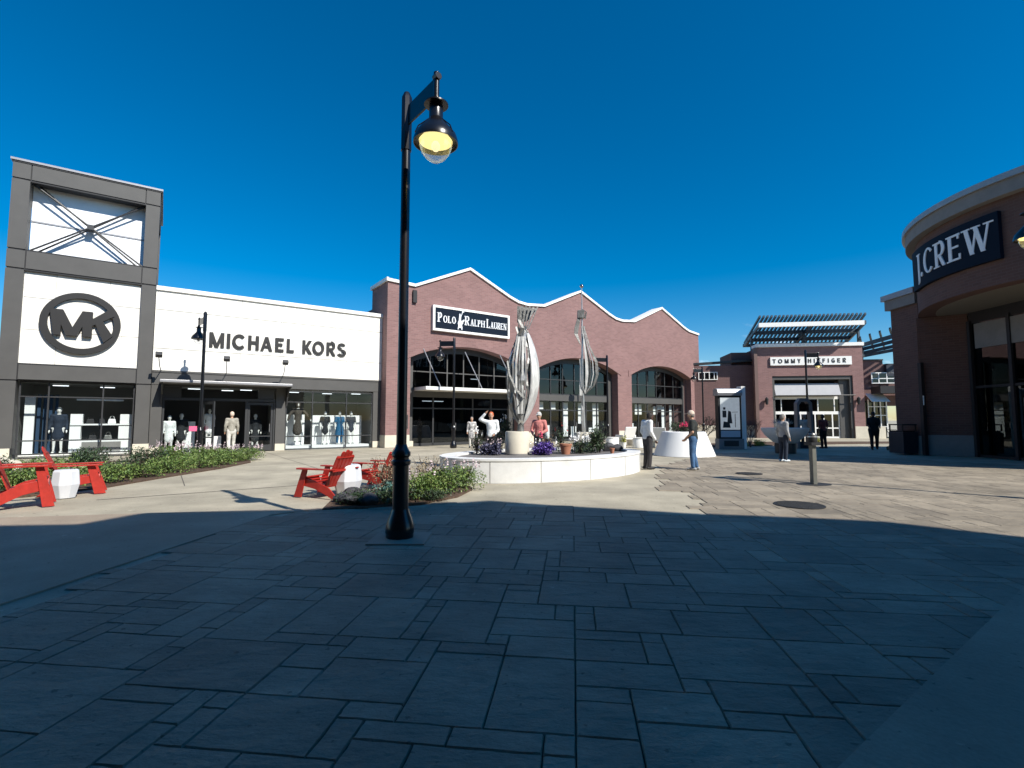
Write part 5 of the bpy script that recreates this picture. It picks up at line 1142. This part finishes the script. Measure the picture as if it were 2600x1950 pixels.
def person(label, loc, face, pose=None, skin=None, shirt=None, sleeve='long', pants=None, shoes=None, hair=None, hat=None, scale=1.0, vox=.014, hood=None, skirt=None, name='person', cat='person', girth=1.0, coat=0.0, group=None, face_parts=True):
    skin = skin or SKIN; J = {k: Vector(v) for k, v in STAND.items()}
    for k, v in (pose or {}).items(): J[k] = Vector(v)
    e = empty(name, loc, R(face), label, cat, group); e.scale = (scale,) * 3; g = girth
    b = MB(); m_ = b.bm
    capsule(m_, J['pel'], J['spi'], .145 * g, .125 * g, (1, .72)); capsule(m_, J['spi'], J['che'], .13 * g, .155 * g, (1, .68)); capsule(m_, J['che'], J['nek'] - Vector((0, 0, .06)), .15 * g, .07, (1, .7))
    capsule(m_, J['nek'] - Vector((0, 0, .04)), J['hed'] - Vector((0, 0, .06)), .055, .05)
    up = (J['hed'] - J['nek']).normalized(); hf = Vector((0, 1, 0)); hd = J['hed']
    capsule(m_, hd - up * .045 + hf * .012, hd + up * .045 - hf * .005, .070, .082, (.92, 1.08)); capsule(m_, hd - up * .085 + hf * .03, hd - up * .02 + hf * .03, .045, .055, (.95, .9))
    capsule(m_, hd + hf * .088 - up * .005, hd + hf * .112 - up * .028, .012, .016); 
    for s_ in (-1, 1): capsule(m_, hd + Vector((s_ * .080, -.005, .015)), hd + Vector((s_ * .084, -.008, -.025)), .015, .012, (.6, 1))
    for s_ in 'LR':
        sg_ = -1 if s_ == 'L' else 1
        capsule(m_, J['che'] + Vector((sg_ * .08, 0, .08)), J['s' + s_], .075, .065); capsule(m_, J['s' + s_], J['e' + s_], .056, .043); capsule(m_, J['e' + s_], J['w' + s_], .043, .028)
        d = (J['w' + s_] - J['e' + s_]).normalized(); side = Vector((1, 0, 0)); side = (side - d * side.dot(d)).normalized(); nr = d.cross(side)
        wv = J['w' + s_]; capsule(m_, wv + d * .02, wv + d * .075, .030, .036, (.5, 1.1) if abs(side.x) < .5 else (1.1, .5))
        fa = nr if True else side
        for q in range(4):
            o0 = wv + d * .085 + nr * (q - 1.5) * .019; ln = (.060, .072, .066, .050)[q]; o1 = o0 + d * ln * .55; capsule(m_, o0, o1, .0095, .009, n=8); capsule(m_, o1, o1 + (d * .8 - side * sg_ * .5).normalized() * ln * .5, .009, .0075, n=8)
        o0 = wv + d * .035 + nr * .03; capsule(m_, o0, o0 + (d + nr * .8).normalized() * .05, .012, .009, n=8)
        capsule(m_, J['h' + s_], J['k' + s_], .088 * g, .058); capsule(m_, J['k' + s_], J['a' + s_], .056, .038)
        capsule(m_, J['a' + s_] - Vector((0, .03, .045)), J['a' + s_] + Vector((0, .15, -.058)), .036, .03)
    remeshed(b, 'body', skin, e, vox)
    if shirt:
        b = MB(); m_ = b.bm
        lo = J['pel'] - Vector((0, 0, .02 + coat)); capsule(m_, lo, J['spi'], (.165 + coat * .08) * g, .142 * g, (1, .76)); capsule(m_, J['spi'], J['che'], .146 * g, .172 * g, (1, .72)); capsule(m_, J['che'], J['nek'] - Vector((0, 0, .07)), .165 * g, .085, (1, .72))
        for s_ in 'LR':
            sg_ = -1 if s_ == 'L' else 1
            capsule(m_, J['che'] + Vector((sg_ * .08, 0, .08)), J['s' + s_], .088, .078); ee = J['e' + s_]
            if sleeve == 'short': capsule(m_, J['s' + s_], J['s' + s_].lerp(ee, .72), .074, .070)
            else: capsule(m_, J['s' + s_], ee, .074, .060); capsule(m_, ee, ee.lerp(J['w' + s_], .92), .060, .045)
        remeshed(b, 'coat' if coat else 'shirt', shirt, e, vox)
    if pants:
        b = MB(); m_ = b.bm; capsule(m_, J['pel'] - Vector((0, 0, .06)), J['pel'] + Vector((0, 0, .03)), .158 * g, .158 * g, (1, .76))
        for s_ in 'LR':
            kk, aa = J['k' + s_], J['a' + s_]; capsule(m_, J['h' + s_], kk, .100 * g, .076); capsule(m_, kk, aa.lerp(kk, .04), .076, .064)
        remeshed(b, 'trousers', pants, e, vox)
    if skirt:
        b = MB(); p = J['pel']; b.lathe([(.15, .1), (.18, -.05), (.25, -.5)], 20, tuple(p), 1, .8, caps=False); o = b.build('skirt', skirt, e, smooth=True)
    for s_ in 'LR':
        a = J['a' + s_]; b = MB(); capsule(b.bm, a - Vector((0, .05, .045)), a + Vector((0, .155, -.052)), .044, .037); 
        o = b.build('shoe', shoes or BLKM, e, smooth=True)
    if hair:
        b = MB(); capsule(b.bm, hd + Vector((0, -.025, .0)), hd + Vector((0, -.012, .055)), .085, .088, (1, 1.05)); remeshed(b, 'hair', hair, e, .012)
    if hat:
        b = MB(); capsule(b.bm, hd + Vector((0, -.008, .045)), hd + Vector((0, -.005, .062)), .095, .090, (1, 1.08)); b.prism([hd + Vector((-.07, .08, .045)), hd + Vector((.07, .08, .045)), hd + Vector((.05, .185, .03)), hd + Vector((-.05, .185, .03))], (0, 0, .012)); b.build('cap', hat, e, smooth=True)
    if hood:
        b = MB(); capsule(b.bm, hd + Vector((0, -.03, -.05)), hd + Vector((0, -.02, .05)), .105, .10, (1, 1.05)); remeshed(b, 'hood', hood, e, .014)
    if face_parts:
        for s_ in (-1, 1):
            b = MB(); bmesh.ops.create_icosphere(b.bm, subdivisions=1, radius=.011, matrix=Matrix.Translation(hd + Vector((s_ * .032, .078, .012)))); b.build('eye', BLKM, e)
        b = MB(); bb_ = hd + Vector((0, .082, -.055)); b.box(bb_.x - .022, bb_.y - .01, bb_.z - .004, bb_.x + .022, bb_.y + .006, bb_.z + .004); b.build('mouth', mat('lip' + str(len(MATS)), (.3, .1, .08), .6), e)
    return e
JEAN = cloth('blue_jeans', (.05, .12, .24), .3); DKT = cloth('dark_tee', (.02, .024, .022)); WSH = cloth('white_shirt', (.78, .80, .80), .05); CHR = cloth('charcoal_trousers', (.035, .032, .035)); TANC = cloth('tan_cap', (.62, .50, .40), .1)
PNK = cloth('pink_shirt', (.55, .20, .18)); BLKC = cloth('black_cloth', (.008, .009, .01)); MAR = cloth('maroon_shirt', (.22, .04, .04)); KHK = cloth('khaki_jacket', (.33, .31, .26), .2); PLK = cloth('pale_khaki', (.6, .58, .53), .1)
GRH = mat('grey_hair', (.22, .20, .18), .8); DKH = mat('dark_hair', (.03, .022, .018), .7); ORH = mat('orange_hair', (.55, .12, .04), .7)
GRT = cloth('pale_grey_top', (.36, .36, .36)); NVY = cloth('navy_trousers', (.015, .025, .045)); PAT = cloth('patterned_coat', (.45, .44, .43), .85)
person('man in a dark tee, blue jeans and a tan cap before the cone planter', (5.43, 14.83, 0), 62, dict(wL=(-.16, .20, .93), eL=(-.27, -.02, 1.12), wR=(.15, .21, .92), eR=(.28, -.03, 1.12), kL=(-.12, .03, .5), aL=(-.15, 0, .09), aR=(.12, -.06, .09), hed=(0, .05, 1.63)), shirt=DKT, sleeve='short', pants=JEAN, hair=GRH, hat=TANC, girth=1.12, shoes=mat('white_shoe', (.35, .36, .36), .6))
person('man in a loose white shirt, head bowed, right beside the oval wall', (4.12, 15.07, 0), -72, dict(nek=(.0, .05, 1.48), hed=(0, .12, 1.57), che=(0, .02, 1.31), wR=(.18, .16, .88), wL=(-.20, .10, .88)), shirt=WSH, pants=CHR, hair=DKH, skin=SKIND, girth=1.05)
person('person in a pink shirt and grey cap standing behind the purple flowers', (.95, 17.2, 0), 160, dict(wL=(-.12, .22, 1.02), eL=(-.27, .02, 1.12), wR=(.16, .24, 1.0), eR=(.27, .02, 1.13), hed=(0, .04, 1.62)), shirt=PNK, pants=NVY, hat=cloth('grey_cap', (.5, .5, .48)), hair=GRH, girth=1.08)
person('person with orange hair in a white top raising one arm behind the oval', (-.72, 17.1, 0), 175, dict(eR=(.38, .02, 1.50), wR=(.20, .06, 1.70), wL=(-.14, .18, 1.0)), shirt=WSH, pants=CHR, hair=ORH)
person('person in black with a cap holding a small stroller in the shade', (18.0, 24.6, 0), 150, dict(eL=(-.22, .10, 1.13), wL=(-.20, .34, 1.05), eR=(.22, .10, 1.13), wR=(.20, .34, 1.05), aL=(-.12, -.22, .10), kL=(-.11, -.02, .5), aR=(.11, .20, .09), kR=(.11, .14, .5)), shirt=BLKC, sleeve='short', pants=BLKC, skin=SKIND, hat=BLKC, girth=1.35, scale=1.06)
person('person in a maroon shirt and black trousers standing right of the arched kiosk frame', (16.3, 25.9, 0), 10, None, shirt=MAR, sleeve='short', pants=BLKC, hair=DKH, skin=SKIND)
person('person in a white top seen through the arched kiosk frame', (15.75, 26.6, 0), -20, None, shirt=PLK, sleeve='short', pants=BLKC, hair=GRH)
person('person in a pale grey top and navy trousers standing before the grey bowl planter', (9.72, 17.75, 0), -75, None, shirt=GRT, pants=NVY, hair=GRH, shoes=mat('pale_shoe', (.6, .66, .7), .6), girth=1.1, scale=.96)
person('person in a white patterned long coat outside the first brick arch', (-2.15, 26.4, 0), 180, None, shirt=PAT, pants=PLK, hair=GRH, coat=.3, vox=.02, scale=.93)
fm = front(26)
def mkp(s, d): p = fm + U * s + V * d; return (p.x, p.y, .02)
person('person in a khaki jacket walking into the white panelled shop', mkp(2.62, -.35), 35, dict(aL=(-.10, -.20, .12), kL=(-.10, .0, .5), aR=(.10, .14, .09), kR=(.10, .12, .5)), shirt=KHK, pants=PLK, hair=TANC, vox=.018, scale=1.04)
def stroller(loc, rz):
    e = empty('stroller', loc, rz, 'dark folding stroller held by the person in black', 'stroller')
    b = MB()
    for s_ in (-1, 1): b.tube([(s_ * .2, -.35, 1.0), (s_ * .2, .1, .5), (s_ * .22, .4, .1)], .013, 6); b.tube([(s_ * .2, .25, .7), (s_ * .2, .0, .4), (s_ * .22, -.3, .1)], .013, 6)
    b.tube([(-.2, -.35, 1.0), (.2, -.35, 1.0)], .015, 6); b.build('frame', TRIMD, e)
    b = MB(); b.prism([(-.18, .0, .45), (-.18, .35, .42), (-.18, .3, .5), (-.18, .02, .55), (-.18, -.12, .95), (-.18, -.18, .93)], (.36, 0, 0)); b.build('seat', BLKC, e)
    for x in (-.22, .22):
        for y in (-.3, .4): b = MB(); b.tube([(x - .02, y, .1), (x + .02, y, .1)], .1, 14); b.build('wheel', BLKM, e)
stroller((18.75, 24.2, 0), R(-60))
# shop-window mannequins
MG = 'mannequins in the white shop'
def manq(s, d, z, label, **k):
    p = fm + U * s + V * d; return person(label, (p.x, p.y, z), 180 + 35 + k.pop('turn', 0), skin=MANQ, name='mannequin', cat='mannequin', group=MG, vox=.022, face_parts=False, shoes=MANQ, **k)
MD = cloth('black_dress', (.015, .018, .022)); BLUE = cloth('blue_gown', (.01, .10, .22)); BRN = cloth('brown_coat', (.06, .05, .04))
manq(7.0, .75, .2, 'mannequin in a short black dress, left of the blue gown', shirt=MD, sleeve='short', coat=.25, scale=.98)
manq(7.75, .75, .2, 'mannequin in a long blue gown in the right shop window', shirt=BLUE, sleeve='short', pants=BLUE, skirt=BLUE, coat=.2, scale=.98)
manq(8.35, .75, .2, 'mannequin in a navy tunic, right of the blue gown', shirt=NVY, sleeve='short', coat=.15, scale=.98)
manq(5.62, .6, .35, 'large mannequin in a hooded dark brown coat in the right shop window', shirt=BRN, pants=None, coat=.45, hood=BRN, scale=1.15, pose=dict(eL=(-.36, .05, 1.22), wL=(-.50, .10, 1.0), eR=(.34, .05, 1.2), wR=(.42, .1, .95)))
manq(-3.35, .7, .15, 'mannequin in a dark jacket in the tower window', shirt=NVY, sleeve='long', coat=.3, scale=1.05)
manq(3.75, .9, .02, 'mannequin in a long black coat behind the right glass door', shirt=MD, coat=.4, scale=1.0)
manq(1.85, 1.2, .5, 'mannequin in a white and green outfit just inside the open doorway', shirt=WSH, sleeve='short', coat=.4, scale=.85)
manq(0.75, 1.0, .02, 'mannequin in black behind the left entrance glass', shirt=MD, sleeve='long', coat=.3, scale=1.0)
manq(0.3, .6, .02, 'mannequin in a white top at the left edge of the entrance glass', shirt=WSH, sleeve='long', coat=.3, scale=.95)
